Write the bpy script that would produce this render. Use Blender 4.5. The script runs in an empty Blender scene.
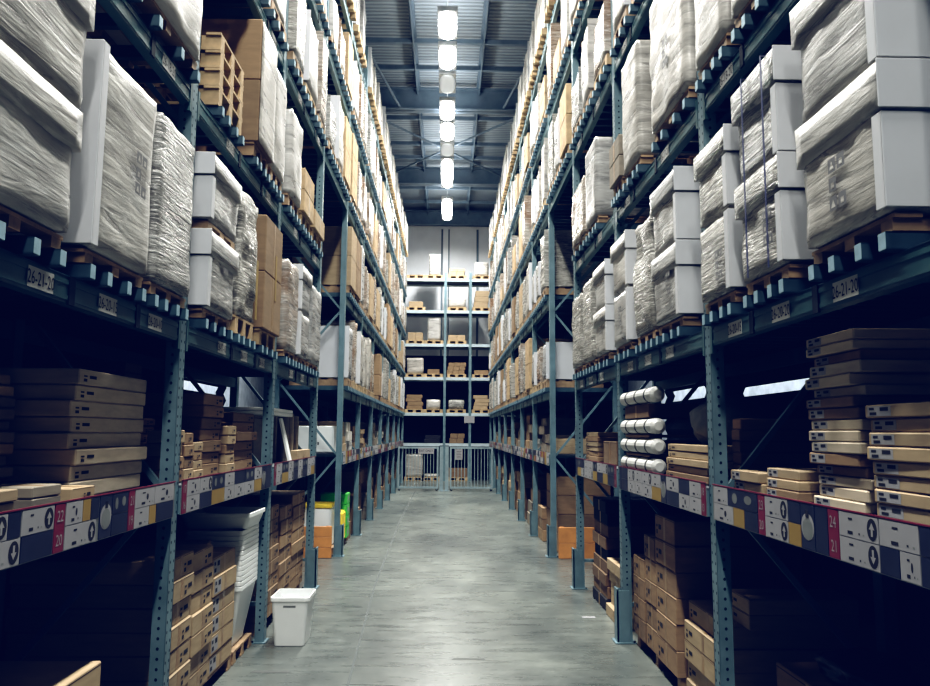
import bpy, bmesh, math, random
from mathutils import Vector, Matrix, noise
random.seed(7)
R = random.Random(11)
SC = bpy.context.scene
COL = SC.collection

# ------------------------------------------------------------------ materials
def mat(name):
    m = bpy.data.materials.new(name); m.use_nodes = True
    nt = m.node_tree; b = nt.nodes['Principled BSDF']
    return m, nt, b
def N(nt, t, **kw):
    n = nt.nodes.new(t)
    for k, v in kw.items(): setattr(n, k, v)
    return n
def ramp(nt, src, stops):
    r = N(nt, 'ShaderNodeValToRGB'); e = r.color_ramp.elements
    while len(e) < len(stops): e.new(0.5)
    for el, (p, c) in zip(e, stops):
        el.position = p; el.color = (*c, 1) if len(c) == 3 else c
    nt.links.new(src, r.inputs[0]); return r.outputs[0]
def coords(nt, scale=(1, 1, 1), rot=(0, 0, 0), kind='Object', rnd=True):
    tc = N(nt, 'ShaderNodeTexCoord'); mp = N(nt, 'ShaderNodeMapping')
    mp.inputs['Scale'].default_value = scale; mp.inputs['Rotation'].default_value = rot
    nt.links.new(tc.outputs[kind], mp.inputs[0])
    if rnd:
        oi = N(nt, 'ShaderNodeObjectInfo'); mu = N(nt, 'ShaderNodeMath', operation='MULTIPLY'); mu.inputs[1].default_value = 37.0
        nt.links.new(oi.outputs['Random'], mu.inputs[0]); nt.links.new(mu.outputs[0], mp.inputs['Location'])
    return mp.outputs[0]
def noise_tex(nt, vec, scale, detail=4, rough=.55, dist=0.0):
    n = N(nt, 'ShaderNodeTexNoise'); n.inputs['Scale'].default_value = scale; n.inputs['Detail'].default_value = detail
    n.inputs['Roughness'].default_value = rough; n.inputs['Distortion'].default_value = dist
    nt.links.new(vec, n.inputs['Vector']); return n.outputs['Fac']
def bump(nt, b, h, strength=.3, dist=.01, chain=None):
    n = N(nt, 'ShaderNodeBump'); n.inputs['Strength'].default_value = strength; n.inputs['Distance'].default_value = dist
    nt.links.new(h, n.inputs['Height'])
    if chain is not None: nt.links.new(chain, n.inputs['Normal'])
    nt.links.new(n.outputs[0], b.inputs['Normal']); return n.outputs[0]
def mixc(nt, fac, a, c, mode='MIX'):
    n = N(nt, 'ShaderNodeMix', data_type='RGBA', blend_type=mode)
    if isinstance(fac, float): n.inputs[0].default_value = fac
    else: nt.links.new(fac, n.inputs[0])
    for i, v in ((6, a), (7, c)):
        if isinstance(v, tuple): n.inputs[i].default_value = (*v, 1)
        else: nt.links.new(v, n.inputs[i])
    return n.outputs[2]

def simple(name, c, rough=.5, metal=0.0, var=.18, scale=6.0, spec=.5):
    m, nt, b = mat(name)
    f = noise_tex(nt, coords(nt), scale, 5)
    lo = tuple(x * (1 - var) for x in c); hi = tuple(min(1, x * (1 + var)) for x in c)
    nt.links.new(ramp(nt, f, [(.3, lo), (.7, hi)]), b.inputs['Base Color'])
    b.inputs['Roughness'].default_value = rough; b.inputs['Metallic'].default_value = metal
    b.inputs['Specular IOR Level'].default_value = spec
    return m
def cardboard(name, c, tint=.35):
    m, nt, b = mat(name)
    f = noise_tex(nt, coords(nt, (3, 3, 14)), 2.0, 5)
    base = ramp(nt, f, [(.3, tuple(x * .84 for x in c)), (.72, tuple(x * 1.08 for x in c))])
    oi = N(nt, 'ShaderNodeObjectInfo')
    t = ramp(nt, oi.outputs['Random'], [(0, (1 - tint, 1 - tint, 1 - tint)), (1, (1.0, .97, .93))])
    nt.links.new(mixc(nt, 1.0, base, t, 'MULTIPLY'), b.inputs['Base Color'])
    b.inputs['Roughness'].default_value = .75; b.inputs['Specular IOR Level'].default_value = .25
    return m
def wrap(name, lo, hi, wr, rough=.3, aniso=(3, 2.2, 26), rot=(.28, .2, 0), under=None, glare=.5):
    """stretch film over goods: soft tonal patches of the goods below, thin pale glare streaks painted in, mild creases"""
    m, nt, b = mat(name)
    base = ramp(nt, noise_tex(nt, coords(nt, (1.6, 1.6, 2.6)), 1.5, 3, .5, .3), [(.3, lo), (.68, hi)])
    if under:
        k = ramp(nt, noise_tex(nt, coords(nt, (1, 1, 1)), 2.2, 4, .5, .4), [(.36, (0, 0, 0)), (.64, (1, 1, 1))])
        base = mixc(nt, k, under, base)
    f1 = noise_tex(nt, coords(nt, tuple(x * 1.5 for x in aniso), rot), 1.0, 7, .68, .9)
    f2 = noise_tex(nt, coords(nt, (aniso[0] * .8, aniso[1] * .8, aniso[2] * .7), (rot[0] - .75, rot[1] + .3, .2)), 1.3, 4, .6, 1.2)
    dark = ramp(nt, f2, [(.32, (.55, .55, .56)), (.54, (1, 1, 1))])
    base = mixc(nt, 1.0, base, dark, 'MULTIPLY')
    k = ramp(nt, f1, [(.54, (0, 0, 0)), (.66, (glare,) * 3)])
    base = mixc(nt, k, base, (.78, .78, .77))  # white glare on the film, mixed into its base colour
    oi = N(nt, 'ShaderNodeObjectInfo')
    t = ramp(nt, oi.outputs['Random'], [(0, (.84, .85, .87)), (.5, (1, .985, .96)), (1, (.93, .9, .86))])
    nt.links.new(mixc(nt, 1.0, base, t, 'MULTIPLY'), b.inputs['Base Color'])
    nt.links.new(ramp(nt, f2, [(.3, (rough * .75,) * 3), (.7, (rough * 1.5,) * 3)]), b.inputs['Roughness'])
    n1 = bump(nt, b, f1, wr, .012)
    bump(nt, b, f2, wr * .9, .02, n1)
    return m
def emit(name, c, s):
    m, nt, b = mat(name)
    b.inputs['Base Color'].default_value = (*c, 1); b.inputs['Emission Color'].default_value = (*c, 1); b.inputs['Emission Strength'].default_value = s
    return m

M = {}
M['rack'] = simple('rack_blue_steel', (.135, .205, .24), .42, .15, .22, 5)
M['beam'] = simple('beam_blue_green_steel', (.06, .115, .13), .42, .1, .2, 4)
M['hole'] = simple('hole_dark', (.006, .012, .018), .9)
M['bar'] = simple('galvanised_bar_shaded', (.06, .1, .13), .45, .3, .2, 9)  # bar sides darkened in colour for the shade under the loads
M['bar_end'] = simple('bar_end_lit', (.27, .4, .48), .45, .1, .15, 20)  # front ends of the same bars, lit tone put into the colour
M['panel'] = simple('backing_shade_dark', (.012, .02, .035), .8, 0, .3, 3)  # near-black tone stands for the unlit depth behind the racks
M['deck'] = simple('shelf_deck', (.07, .08, .09), .7)
M['wood'] = simple('pallet_pine', (.3, .205, .125), .7, 0, .35, 9)
M['wood_y'] = simple('pallet_yellow_pine', (.4, .29, .17), .7, 0, .3, 9)
M['ply'] = simple('orange_ply', (.5, .22, .07), .5, 0, .2, 5)
M['card'] = cardboard('cardboard', (.31, .218, .138))
M['card_pale'] = cardboard('cardboard_pale', (.4, .312, .21), .2)
M['card_flat'] = cardboard('cardboard_flat_grey_brown', (.52, .45, .36), .15)
M['card_dark'] = cardboard('cardboard_dark', (.2, .135, .085))
M['card_grey'] = cardboard('cardboard_grey', (.26, .235, .2))
M['card_white'] = cardboard('cardboard_white', (.62, .62, .6), .15)
M['card_black'] = cardboard('cardboard_black', (.03, .03, .035), .3)
M['tape'] = simple('brown_tape', (.24, .15, .075), .35)
M['seam'] = simple('carton_seam', (.05, .032, .02), .9)
M['ink'] = simple('black_ink', (.015, .014, .016), .7)
M['ink_red'] = simple('red_ink', (.35, .04, .03), .7)
M['paper'] = simple('white_paper', (.28, .277, .295), .7, 0, .06)
M['pale_beam'] = simple('pale_blue_beam', (.42, .5, .55), .5, 0, .1)
M['tag'] = simple('grey_label', (.5, .5, .49), .6, 0, .08)
M['print'] = simple('grey_print', (.13, .13, .14), .6)
M['navy'] = simple('navy_card', (.022, .026, .05), .45, 0, .2)
M['red'] = simple('red_card', (.16, .018, .04), .5, 0, .1)
M['yellow'] = simple('yellow_card', (.27, .18, .05), .5, 0, .1)
M['board'] = simple('white_corner_board', (.56, .57, .6), .38, 0, .06, 3)
M['cap'] = simple('white_board_cap', (.64, .65, .68), .36, 0, .1, 3)
M['strap'] = simple('blue_strap', (.02, .03, .11), .4)
M['tie'] = simple('dark_tie', (.02, .02, .025), .5)
M['wrap_a'] = wrap('film_wrap_smooth', (.29, .282, .27), (.5, .49, .47), .28, .3, (2, 1.6, 16), glare=.45)
M['wrap_b'] = wrap('film_wrap_creased', (.2, .196, .185), (.4, .395, .375), .75, .24, (4, 2.6, 34), glare=.75)
M['wrap_c'] = wrap('film_wrap_grey', (.23, .234, .24), (.41, .415, .42), .32, .27, (3, 2, 22), (.2, -.2, 0), glare=.4)
M['wrap_d'] = wrap('film_over_cardboard', (.3, .28, .25), (.5, .48, .45), .55, .24, (3, 2, 26), (.35, .1, 0), under=(.22, .14, .09), glare=.7)
M['wrap_w'] = wrap('film_wrap_white', (.36, .352, .34), (.54, .53, .515), .22, .3, (2, 2, 14), glare=.4)
M['bin'] = simple('white_plastic', (.8, .82, .82), .35, 0, .03)
M['roll'] = simple('roll_wrapping', (.5, .5, .49), .5, 0, .12, 12)
M['green'] = simple('green_plastic', (.06, .42, .07), .4)
M['sun'] = simple('yellow_plastic', (.78, .58, .05), .45)
M['grey'] = simple('grey_plastic', (.16, .17, .17), .45)
M['black'] = simple('black_plastic', (.012, .013, .018), .25)
M['housing'] = simple('lamp_housing', (.5, .53, .56), .5)
M['galv'] = simple('gate_steel', (.28, .36, .4), .4, .35, .15)
M['lamp'] = emit('lamp_diffuser', (1, .985, .95), 26.0)
M['lamp_dim'] = emit('lamp_diffuser_dim', (.6, .64, .68), .35)
M['ceil_beam'] = simple('roof_beam_paint', (.15, .2, .255), .5, 0, .15, 3)

def floor_material():
    m, nt, b = mat('polished_concrete')
    v = coords(nt, (1, .6, 1), kind='Object', rnd=False)
    a = noise_tex(nt, v, .8, 5, .55, .6); c = noise_tex(nt, v, 2.6, 8, .7, .3); d = noise_tex(nt, v, .3, 3, .5, 0)
    f = noise_tex(nt, coords(nt, (1, 5, 1), kind='Object', rnd=False), 2.2, 6, .65, .4)
    base = ramp(nt, a, [(.25, (.05, .058, .058)), (.75, (.175, .187, .174))])
    col = mixc(nt, 1.0, base, ramp(nt, c, [(.15, (.5, .52, .54)), (.85, (1.4, 1.4, 1.38))]), 'MULTIPLY')
    col = mixc(nt, 1.0, col, ramp(nt, d, [(.3, (.55, .57, .6)), (.7, (1.22, 1.21, 1.17))]), 'MULTIPLY')
    col = mixc(nt, .6, col, ramp(nt, f, [(.2, (.62, .63, .64)), (.75, (1.2, 1.2, 1.2))]), 'MULTIPLY')
    nt.links.new(col, b.inputs['Base Color'])
    nt.links.new(ramp(nt, f, [(.2, (.2,) * 3), (.8, (.4,) * 3)]), b.inputs['Roughness'])
    return m
M['floor'] = floor_material()
M['joint'] = simple('joint_filler', (.07, .08, .08), .8)
M['smudge'] = simple('floor_tape_worn', (.06, .065, .063), .6)
def corrugated(name, c):
    m, nt, b = mat(name)
    tc = N(nt, 'ShaderNodeTexCoord'); w = N(nt, 'ShaderNodeTexWave'); w.bands_direction = 'Y'; w.inputs['Scale'].default_value = 2.4
    nt.links.new(tc.outputs['Object'], w.inputs['Vector'])
    nt.links.new(ramp(nt, w.outputs['Fac'], [(.2, tuple(x * .6 for x in c)), (.75, c)]), b.inputs['Base Color'])
    b.inputs['Roughness'].default_value = .55; bump(nt, b, w.outputs['Fac'], .6, .04)
    return m
M['ceiling'] = corrugated('roof_deck', (.36, .42, .48))
M['wall'] = simple('wall_cladding', (.82, .85, .9), .6, 0, .08, 1)
M['wall_dark'] = simple('wall_dark', (.08, .1, .13), .8)
M['wall_next'] = simple('next_aisle_wall', (.6, .63, .68), .8)

# ------------------------------------------------------------------ mesh helpers
class MB:
    def __init__(s, *mats): s.v = []; s.f = []; s.mi = []; s.mats = list(mats)
    def add(s, vs, fs, mi=0):
        o = len(s.v); s.v += [tuple(p) for p in vs]; s.f += [tuple(o + i for i in f) for f in fs]; s.mi += [mi] * len(fs); return s
    def box(s, x0, x1, y0, y1, z0, z1, mi=0):
        if x0 > x1: x0, x1 = x1, x0
        if y0 > y1: y0, y1 = y1, y0
        vs = [(x, y, z) for z in (z0, z1) for y in (y0, y1) for x in (x0, x1)]
        return s.add(vs, [(0, 2, 3, 1), (4, 5, 7, 6), (0, 1, 5, 4), (2, 6, 7, 3), (0, 4, 6, 2), (1, 3, 7, 5)], mi)
    def cham(s, x0, x1, y0, y1, z0, z1, c=.004, mi=0):
        if x0 > x1: x0, x1 = x1, x0
        if y0 > y1: y0, y1 = y1, y0
        lo = (x0, y0, z0); hi = (x1, y1, z1); vs = []; idx = {}
        for sx in (0, 1):
            for sy in (0, 1):
                for sz in (0, 1):
                    sg = (sx, sy, sz)
                    for ax in range(3):
                        p = [(hi[i] if sg[i] else lo[i]) + (0 if i == ax else (-c if sg[i] else c)) for i in range(3)]
                        idx[sg + (ax,)] = len(vs); vs.append(p)
        fs = []
        for ax in range(3):
            a, b_ = [i for i in range(3) if i != ax]
            for sd in (0, 1):
                q = []
                for (u, w) in ((0, 0), (1, 0), (1, 1), (0, 1)):
                    sg = [0, 0, 0]; sg[ax] = sd; sg[a] = u; sg[b_] = w; q.append(idx[tuple(sg) + (ax,)])
                fs.append(tuple(q))
            for u in (0, 1):
                for w in (0, 1):
                    sg0 = [0, 0, 0]; sg0[a] = u; sg0[b_] = w; sg1 = list(sg0); sg1[ax] = 1
                    fs.append((idx[tuple(sg0) + (a,)], idx[tuple(sg1) + (a,)], idx[tuple(sg1) + (b_,)], idx[tuple(sg0) + (b_,)]))
        for sx in (0, 1):
            for sy in (0, 1):
                for sz in (0, 1): fs.append(tuple(idx[(sx, sy, sz, k)] for k in range(3)))
        return s.add(vs, fs, mi)
    def bar(s, p, q, w, h, mi=0, upv=(0, 0, 1)):
        p = Vector(p); q = Vector(q); d = (q - p).normalized(); u = Vector(upv)
        if abs(d.dot(u)) > .99: u = Vector((0, 1, 0))
        a = d.cross(u).normalized() * (w / 2); b_ = a.cross(d).normalized() * (h / 2)
        vs = [e + i * a + j * b_ for e in (p, q) for i, j in ((-1, -1), (1, -1), (1, 1), (-1, 1))]
        return s.add(vs, [(0, 1, 2, 3), (7, 6, 5, 4), (0, 4, 5, 1), (1, 5, 6, 2), (2, 6, 7, 3), (3, 7, 4, 0)], mi)
    def tube(s, p, q, r0, r1=None, n=14, mi=0, caps=True):
        r1 = r0 if r1 is None else r1
        p = Vector(p); q = Vector(q); d = (q - p).normalized(); u = Vector((0, 0, 1)) if abs(d.z) < .9 else Vector((1, 0, 0))
        a = d.cross(u).normalized(); b_ = a.cross(d)
        vs = [c + (a * math.cos(t) + b_ * math.sin(t)) * r for c, r in ((p, r0), (q, r1)) for t in [2 * math.pi * i / n for i in range(n)]]
        fs = [(i, (i + 1) % n, n + (i + 1) % n, n + i) for i in range(n)]
        if caps: fs += [tuple(range(n)), tuple(range(2 * n - 1, n - 1, -1))]
        return s.add(vs, fs, mi)
    def build(s, name, parent=None, smooth=False):
        me = bpy.data.meshes.new(name); me.from_pydata(s.v, [], s.f); 
        for m in s.mats: me.materials.append(m)
        me.polygons.foreach_set('material_index', s.mi)
        if smooth: me.polygons.foreach_set('use_smooth', [True] * len(s.f))
        bm = bmesh.new(); bm.from_mesh(me); bmesh.ops.recalc_face_normals(bm, faces=bm.faces); bm.to_mesh(me); bm.free()
        me.update()
        return link(name, me, parent)
def link(name, me, parent=None):
    o = bpy.data.objects.new(name, me); COL.objects.link(o); o.parent = parent; return o
def empty(name, loc=(0, 0, 0)):
    o = bpy.data.objects.new(name, None); COL.objects.link(o); o.location = loc; o.empty_display_size = .1; return o
def tag(o, label, cat, group=None, kind=None):
    o['label'] = label; o['category'] = cat
    if group: o['group'] = group
    if kind: o['kind'] = kind
    return o
def struct(o): o['kind'] = 'structure'; return o
def part_copy(src, parent, loc=None):
    c = src.copy(); COL.objects.link(c); c.parent = parent
    if loc is not None: c.location = loc
    return c
ORD = 'lowest second third fourth fifth sixth seventh eighth ninth tenth eleventh twelfth thirteenth fourteenth fifteenth sixteenth seventeenth eighteenth nineteenth twentieth'.split()
NTH = 'first second third fourth fifth sixth seventh eighth ninth tenth eleventh twelfth thirteenth fourteenth fifteenth sixteenth seventeenth eighteenth nineteenth twentieth twenty-first twenty-second twenty-third twenty-fourth twenty-fifth'.split()
SIDE = {-1: 'left', 1: 'right'}

# flat graphics on a plane that faces the aisle: u runs in reading direction, v is up
class Sign:
    def __init__(s, side, X, yc, zc, *mats): s.s = side; s.X = X; s.y = yc; s.z = zc; s.mb = MB(*mats)
    def P(s, u, v, l): return (s.s * (s.X - .0006 * l), s.y - s.s * u, s.z + v)
    def poly(s, pts, mi, l=1): s.mb.add([s.P(u, v, l) for u, v in pts], [tuple(range(len(pts)))], mi)
    def rect(s, u0, u1, v0, v1, mi, l=1): s.poly([(u0, v0), (u1, v0), (u1, v1), (u0, v1)], mi, l)
    def disc(s, u, v, r, mi, l=1, n=20, ry=None): s.poly([(u + r * math.cos(2 * math.pi * i / n), v + (ry or r) * math.sin(2 * math.pi * i / n)) for i in range(n)], mi, l)
    def slab(s, u0, u1, v0, v1, t=.003, mi=0):
        a = s.P(u0, v0, 0); b_ = s.P(u1, v1, 0)
        s.mb.box(a[0], a[0] + s.s * t, a[1], b_[1], a[2], b_[2], mi)
    def text(s, txt, u, v, size, mi, l=2, squeeze=1.0):
        for vs, fs in [glyphs(txt)]:
            w = max(p[0] for p in vs); h = max(p[1] for p in vs)
            k = size / h
            s.mb.add([s.P(u + (p[0] - w / 2) * k * squeeze, v + (p[1] - h / 2) * k, l) for p in vs], fs, mi)
    def build(s, name, parent): return s.mb.build(name, parent)
_GL = {}
def glyphs(txt):
    if txt in _GL: return _GL[txt]
    cu = bpy.data.curves.new('lettering', 'FONT'); cu.body = txt; cu.resolution_u = 2
    ob = bpy.data.objects.new('lettering', cu); COL.objects.link(ob)
    dg = bpy.context.evaluated_depsgraph_get(); me = bpy.data.meshes.new_from_object(ob.evaluated_get(dg))
    x0 = min(v.co.x for v in me.vertices); y0 = min(v.co.y for v in me.vertices)
    r = ([(v.co.x - x0, v.co.y - y0) for v in me.vertices], [tuple(p.vertices) for p in me.polygons])
    bpy.data.objects.remove(ob); bpy.data.curves.remove(cu); bpy.data.meshes.remove(me)
    _GL[txt] = r; return r

# ------------------------------------------------------------------ the building
Y_END = 28.6; Y_BACK = -5.0; XW = 4.6; ZC = 10.15
struct(MB(M['floor']).box(-XW, XW, Y_BACK, Y_END, -.2, 0).build('floor'))
struct(MB(M['ceiling']).box(-XW, XW, Y_BACK, Y_END, ZC, ZC + .15).build('ceiling'))
struct(MB(M['wall_next']).box(-XW - .2, -XW, Y_BACK, Y_END, -.2, ZC + .15).build('wall_left'))
struct(MB(M['wall_next']).box(XW, XW + .2, Y_BACK, Y_END, -.2, ZC + .15).build('wall_right'))
struct(MB(M['wall_dark']).box(-XW, XW, Y_BACK - .2, Y_BACK, -.2, ZC + .15).build('wall_rear'))
w = MB(M['wall'], M['ceil_beam'])
w.box(-XW, XW, Y_END, Y_END + .2, -.2, ZC + .15)
w.box(-.27, -.2, Y_END - .05, Y_END, 0, 9.4, 1); w.box(.0, .05, Y_END - .04, Y_END, 0, 9.4, 1)
w.box(1.08, 1.16, Y_END - .05, Y_END, 0, 9.4, 1); w.box(-1.75, -1.68, Y_END - .05, Y_END, 0, 9.4, 1)
struct(w.build('wall_end'))
w = MB(M['wall']); w.cham(-.2, .0, Y_END - .2, Y_END - .06, 0, 9.45, .01); struct(w.build('trim_1'))
for i, y in enumerate((6.6, 12.2, 17.85, 23.45, 28.2)):
    z0 = 9.45; mb = MB(M['ceil_beam'])
    mb.box(-XW, XW, y - .13, y + .13, z0, z0 + .04).box(-XW, XW, y - .13, y + .13, 9.96, 10.0).box(-XW, XW, y - .02, y + .02, z0, 9.98)
    struct(mb.build('ceiling_beam'))
for x in (-2.3, -.78, .72, 2.2):
    mb = MB(M['ceil_beam']); mb.box(x - .06, x + .06, Y_BACK, Y_END, 10.0, ZC).box(x - .015, x + .015, Y_BACK, Y_END, 9.86, 10.0)
    struct(mb.build('ceiling_purlin'))
for i, y in enumerate((13.7, 15.4, 16.6, 19.4, 21.2, 22.3, 25.2, 26.8)):
    struct(MB(M['ceil_beam']).box(-XW, XW, y - .035, y + .035, 9.88, 9.98).build('ceiling_joist'))
for a, b_ in (((-2.2, 17.9, 9.5), (2.2, 23.4, 9.5)), ((-2.2, 23.4, 9.6), (2.2, 17.9, 9.6)), ((-2.2, 12.3, 9.5), (-1.2, 17.8, 9.5)), ((2.2, 12.3, 9.5), (1.3, 17.8, 9.5))):
    struct(MB(M['ceil_beam']).tube(a, b_, .03, n=8).build('ceiling_brace'))
# saw-cut joint and worn tape marks in the slab
mb = MB(M['joint'])
for (xa, ya, xb, yb) in ((-.50, 1.5, -.63, 5.2), (-.63, 5.2, -.76, 8.5), (-.76, 8.5, -.855, 14.5), (-.855, 14.5, -.87, 22)):
    mb.add([(xa - .008, ya, .0012), (xa + .008, ya, .0012), (xb + .008, yb, .0012), (xb - .008, yb, .0012)], [(0, 1, 2, 3)])
struct(mb.build('floor_joint'))
for (x0, x1, y, d) in ((-1.34, -1.06, 5.5, .05), (-1.27, -1.05, 7.55, .05), (-1.25, -1.05, 8.3, .05), (-1.3, -1.06, 9.0, .06), (-1.2, -.85, 9.9, .06), (.05, .3, 5.8, .04)):
    struct(MB(M['smudge']).add([(x0, y, .0015), (x1, y, .0015), (x1 - .01, y + d, .0015), (x0 + .02, y + d, .0015)], [(0, 1, 2, 3)]).build('floor_marking'))

# ------------------------------------------------------------------ racks
PITCH = 2.12
YS = [1.98, 4.1, 6.29, 8.4, 10.48] + [10.48 + PITCH * i for i in range(1, 8)]
ZB = [2.12, 3.43, 4.735, 6.04, 7.345]                    # beam undersides of the five pallet levels
DECK = [z + .165 for z in ZB]
X0, X1 = 1.42, 2.36                                       # front and rear line of the frames
XF = 1.36                                                 # face line of the loads
SHELF = 1.366                                             # top of the hand-pick shelf

def upright_mesh(name, s, x, top, holes):
    mb = MB(M['rack'], M['hole'])
    a, b_ = s * x, s * (x + .072)
    # folded open column: web, two sides, two return lips
    mb.box(a, a + s * .006, -.045, .045, 0, top); mb.box(a, b_, -.045, -.039, 0, top); mb.box(a, b_, .039, .045, 0, top)
    mb.box(b_ - s * .006, b_, -.045, -.02, 0, top); mb.box(b_ - s * .006, b_, .02, .045, 0, top)
    if holes:
        z = .1
        while z < min(top, holes):
            for u in (.036,):
                c = s * (x + u); mb.add([(c - .006, -.0456, z - .008), (c + .006, -.0456, z - .008), (c + .006, -.0456, z + .008), (c - .006, -.0456, z + .008)], [(0, 1, 2, 3)], 1)
            for v in (-.025, .025):
                c = s * (x - .0006); mb.add([(c, v - .006, z + .017), (c, v + .006, z + .017), (c, v + .006, z + .033), (c, v - .006, z + .033)], [(0, 1, 2, 3)], 1)
            z += .05
    me = mb.build(name).data
    bpy.data.objects.remove(bpy.data.objects[-1]) if False else None
    return me
def mesh_only(mb, name):
    o = mb.build(name); me = o.data; bpy.data.objects.remove(o); return me

def bar_mesh(s):
    mb = MB(M['bar'], M['bar_end'])
    a, b_ = s * 1.365, s * 2.4
    mb.box(a + s * .002, b_, -.02, .02, .0, .006); mb.box(a + s * .002, b_, -.02, -.015, 0, .06); mb.box(a + s * .002, b_, .015, .02, 0, .06)
    mb.box(a + s * .002, b_, -.02, .02, .054, .06)
    mb.box(a, a + s * .0015, -.02, .02, .004, .058, 1)
    return mesh_only(mb, 'support_bar')
def grating_mesh(s, n=12, L=PITCH - .1, front=1.365):
    mb = MB(M['bar'], M['bar_end'])
    for i in range(n):
        y = -L / 2 + (i + .5) * L / n; a = s * front
        mb.box(a + s * .002, s * 2.4, y - .024, y + .024, 0, .06); mb.box(a, a + s * .0015, y - .024, y + .024, .004, .058, 1)
    return mesh_only(mb, 'deck_grating')
SLOTS = {(1, 1): (5.0, 6.15, 1.955, 2.03), (1, 2): (7.1, 8.1, 1.99, 2.1), (-1, 2): (7.0, 8.1, 2.03, 2.11)}

def make_rack(s, name, label, ys, levels_of_bay, shelf_bays, near):
    if near: SLOTS_I = -1
    else: SLOTS_I = 0
    root = empty(name, (s * X0, ys[0], 0)); tag(root, label, 'pallet rack')
    inv = Vector((-s * X0, -ys[0], 0))
    def put(mesh, nm, y=0, z=0, par=root):
        o = link(nm, mesh, par); o.location = (inv if par is root else Vector((0, 0, 0))) + Vector((0, y, z)); return o
    top = 8.3
    fm = upright_mesh_cached(s, X0, top, 4.5 if near else 0); rm = upright_mesh_cached(s, X1 - .072, top, 0)
    bm_ = {}
    for i, y in enumerate(ys):
        u = put(fm, 'upright', y); put(rm, 'upright', y)
        bp = MB(M['rack'], M['black']); bp.box(s * (X0 - .02), s * (X0 + .1), -.07, .07, .001, .008)
        bp.tube((s * (X0 + .085), -.058, .008), (s * (X0 + .085), -.058, .02), .01, n=8, mi=1)
        bp.build('base_plate', u)
        # lattice between front and rear columns
        z = .35; k = 0
        while z < 7.8:
            zn = z + .95
            xa, xb = (X0 + .075, X1 - .075) if k % 2 else (X1 - .075, X0 + .075)
            mb = MB(M['rack']); mb.bar((s * xa, y, z), (s * xb, y, zn), .03, .03)
            o = mb.build('brace', root); o.location = inv
            if k % 2 == 0 and near:
                mb = MB(M['rack']); mb.bar((s * (X0 + .075), y, z - .06), (s * (X1 - .075), y, z - .06), .03, .03)
                o = mb.build('brace', root); o.location = inv
            z = zn + .05; k += 1
    for i in range(len(ys) - 1):
        ya, yb = ys[i], ys[i + 1]; L = yb - ya - .096; yc = (ya + yb) / 2
        key = round(L, 3)
        if key not in bm_:
            f = MB(M['beam'], M['bar'], M['hole'])
            x = X0 + .004
            f.box(s * x, s * (x + .05), -L / 2, L / 2, 0, .1); f.box(s * (x - .003), s * (x + .001), -L / 2, L / 2, .012, .03); f.box(s * (x - .003), s * (x + .001), -L / 2, L / 2, .07, .088)
            f.box(s * (x - .004), s * (x + .05), -L / 2, L / 2, .1, .104, 1)
            for e in (-1, 1):
                f.box(s * (x - .006), s * (x + .02), e * L / 2 - e * .03, e * L / 2, -.04, .13)
            for t in (-.17, .45):
                f.box(s * (x - .007), s * (x + .002), t - .022, t + .022, -.004, .104, 2)
            r = MB(M['beam']); r.box(s * (X1 - .06), s * (X1 - .01), -L / 2, L / 2, 0, .1)
            bm_[key] = (mesh_only(f, 'beam'), mesh_only(r, 'beam'))
        for lv in levels_of_bay[i]:
            o = put(bm_[key][0], 'beam', yc, ZB[lv]); put(bm_[key][1], 'beam', yc, ZB[lv])
            if near and lv in (0, 1, 2) and i > 0:
                for k, t in enumerate((-.39, .14, .66)):
                    if lv and k == 1: continue
                    sg = Sign(s, X0 - .001, t, .05, M['tag'], M['ink'])
                    sg.slab(-.085, .085, -.036, .036)
                    code = {-1: ('26-21-20', '26-20-15', '26-20-10'), 1: ('26-21-20', '26-20-20', '26-20-15')}[s][k] if lv == 0 and i == 1 else '26-%d-%d%d' % (21 - i * 2 - (k > 1), lv + 1, (k * 5) % 10)
                    sg.text(code, 0, 0, .048, 1, squeeze=.72)
                    lb = sg.build('location_label', o); lb['label'] = 'white location label reading ' + code
        for lv in levels_of_bay[i]:
            if near and lv in (0, 1) and i > 0: continue
            g = put((GRATE4 if lv == 4 else GRATE)[s], 'deck_grating', yc, ZB[lv] + .105)
        if i in shelf_bays:
            d = MB(M['deck'], M['rack']); d.box(s * (X0 - .012), s * (X1 - .08), -L / 2 - .0, L / 2 + .0, 1.348, 1.362)
            d.box(s * (X0 - .012), s * (X0 + .03), -L / 2, L / 2, 1.21, 1.348, 1)
            d.box(s * (X1 - .06), s * (X1 - .01), -L / 2, L / 2, 1.25, 1.347, 1)
            for t in (-.7, 0, .7): d.box(s * (X0 + .03), s * (X1 - .06), t - .02, t + .02, 1.30, 1.3475, 1)
            put(mesh_only(d, 'shelf'), 'shelf', yc)
        # added dark sheet for the unlit row behind, open only in a low slot under the first beam of two bays
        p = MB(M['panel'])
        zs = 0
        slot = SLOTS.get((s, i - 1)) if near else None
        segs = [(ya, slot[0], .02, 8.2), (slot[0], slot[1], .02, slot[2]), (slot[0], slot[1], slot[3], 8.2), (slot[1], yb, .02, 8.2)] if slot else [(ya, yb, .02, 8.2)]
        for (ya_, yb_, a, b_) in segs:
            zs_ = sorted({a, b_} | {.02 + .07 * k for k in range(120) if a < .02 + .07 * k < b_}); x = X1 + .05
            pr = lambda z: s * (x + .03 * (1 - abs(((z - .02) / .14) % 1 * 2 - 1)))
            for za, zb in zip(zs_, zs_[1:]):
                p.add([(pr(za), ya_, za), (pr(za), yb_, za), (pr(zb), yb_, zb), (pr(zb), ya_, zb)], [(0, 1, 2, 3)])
            o = p.build('dark_backdrop', root); o.location = inv; p = MB(M['panel'])
    return root, inv
_UP = {}
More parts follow.
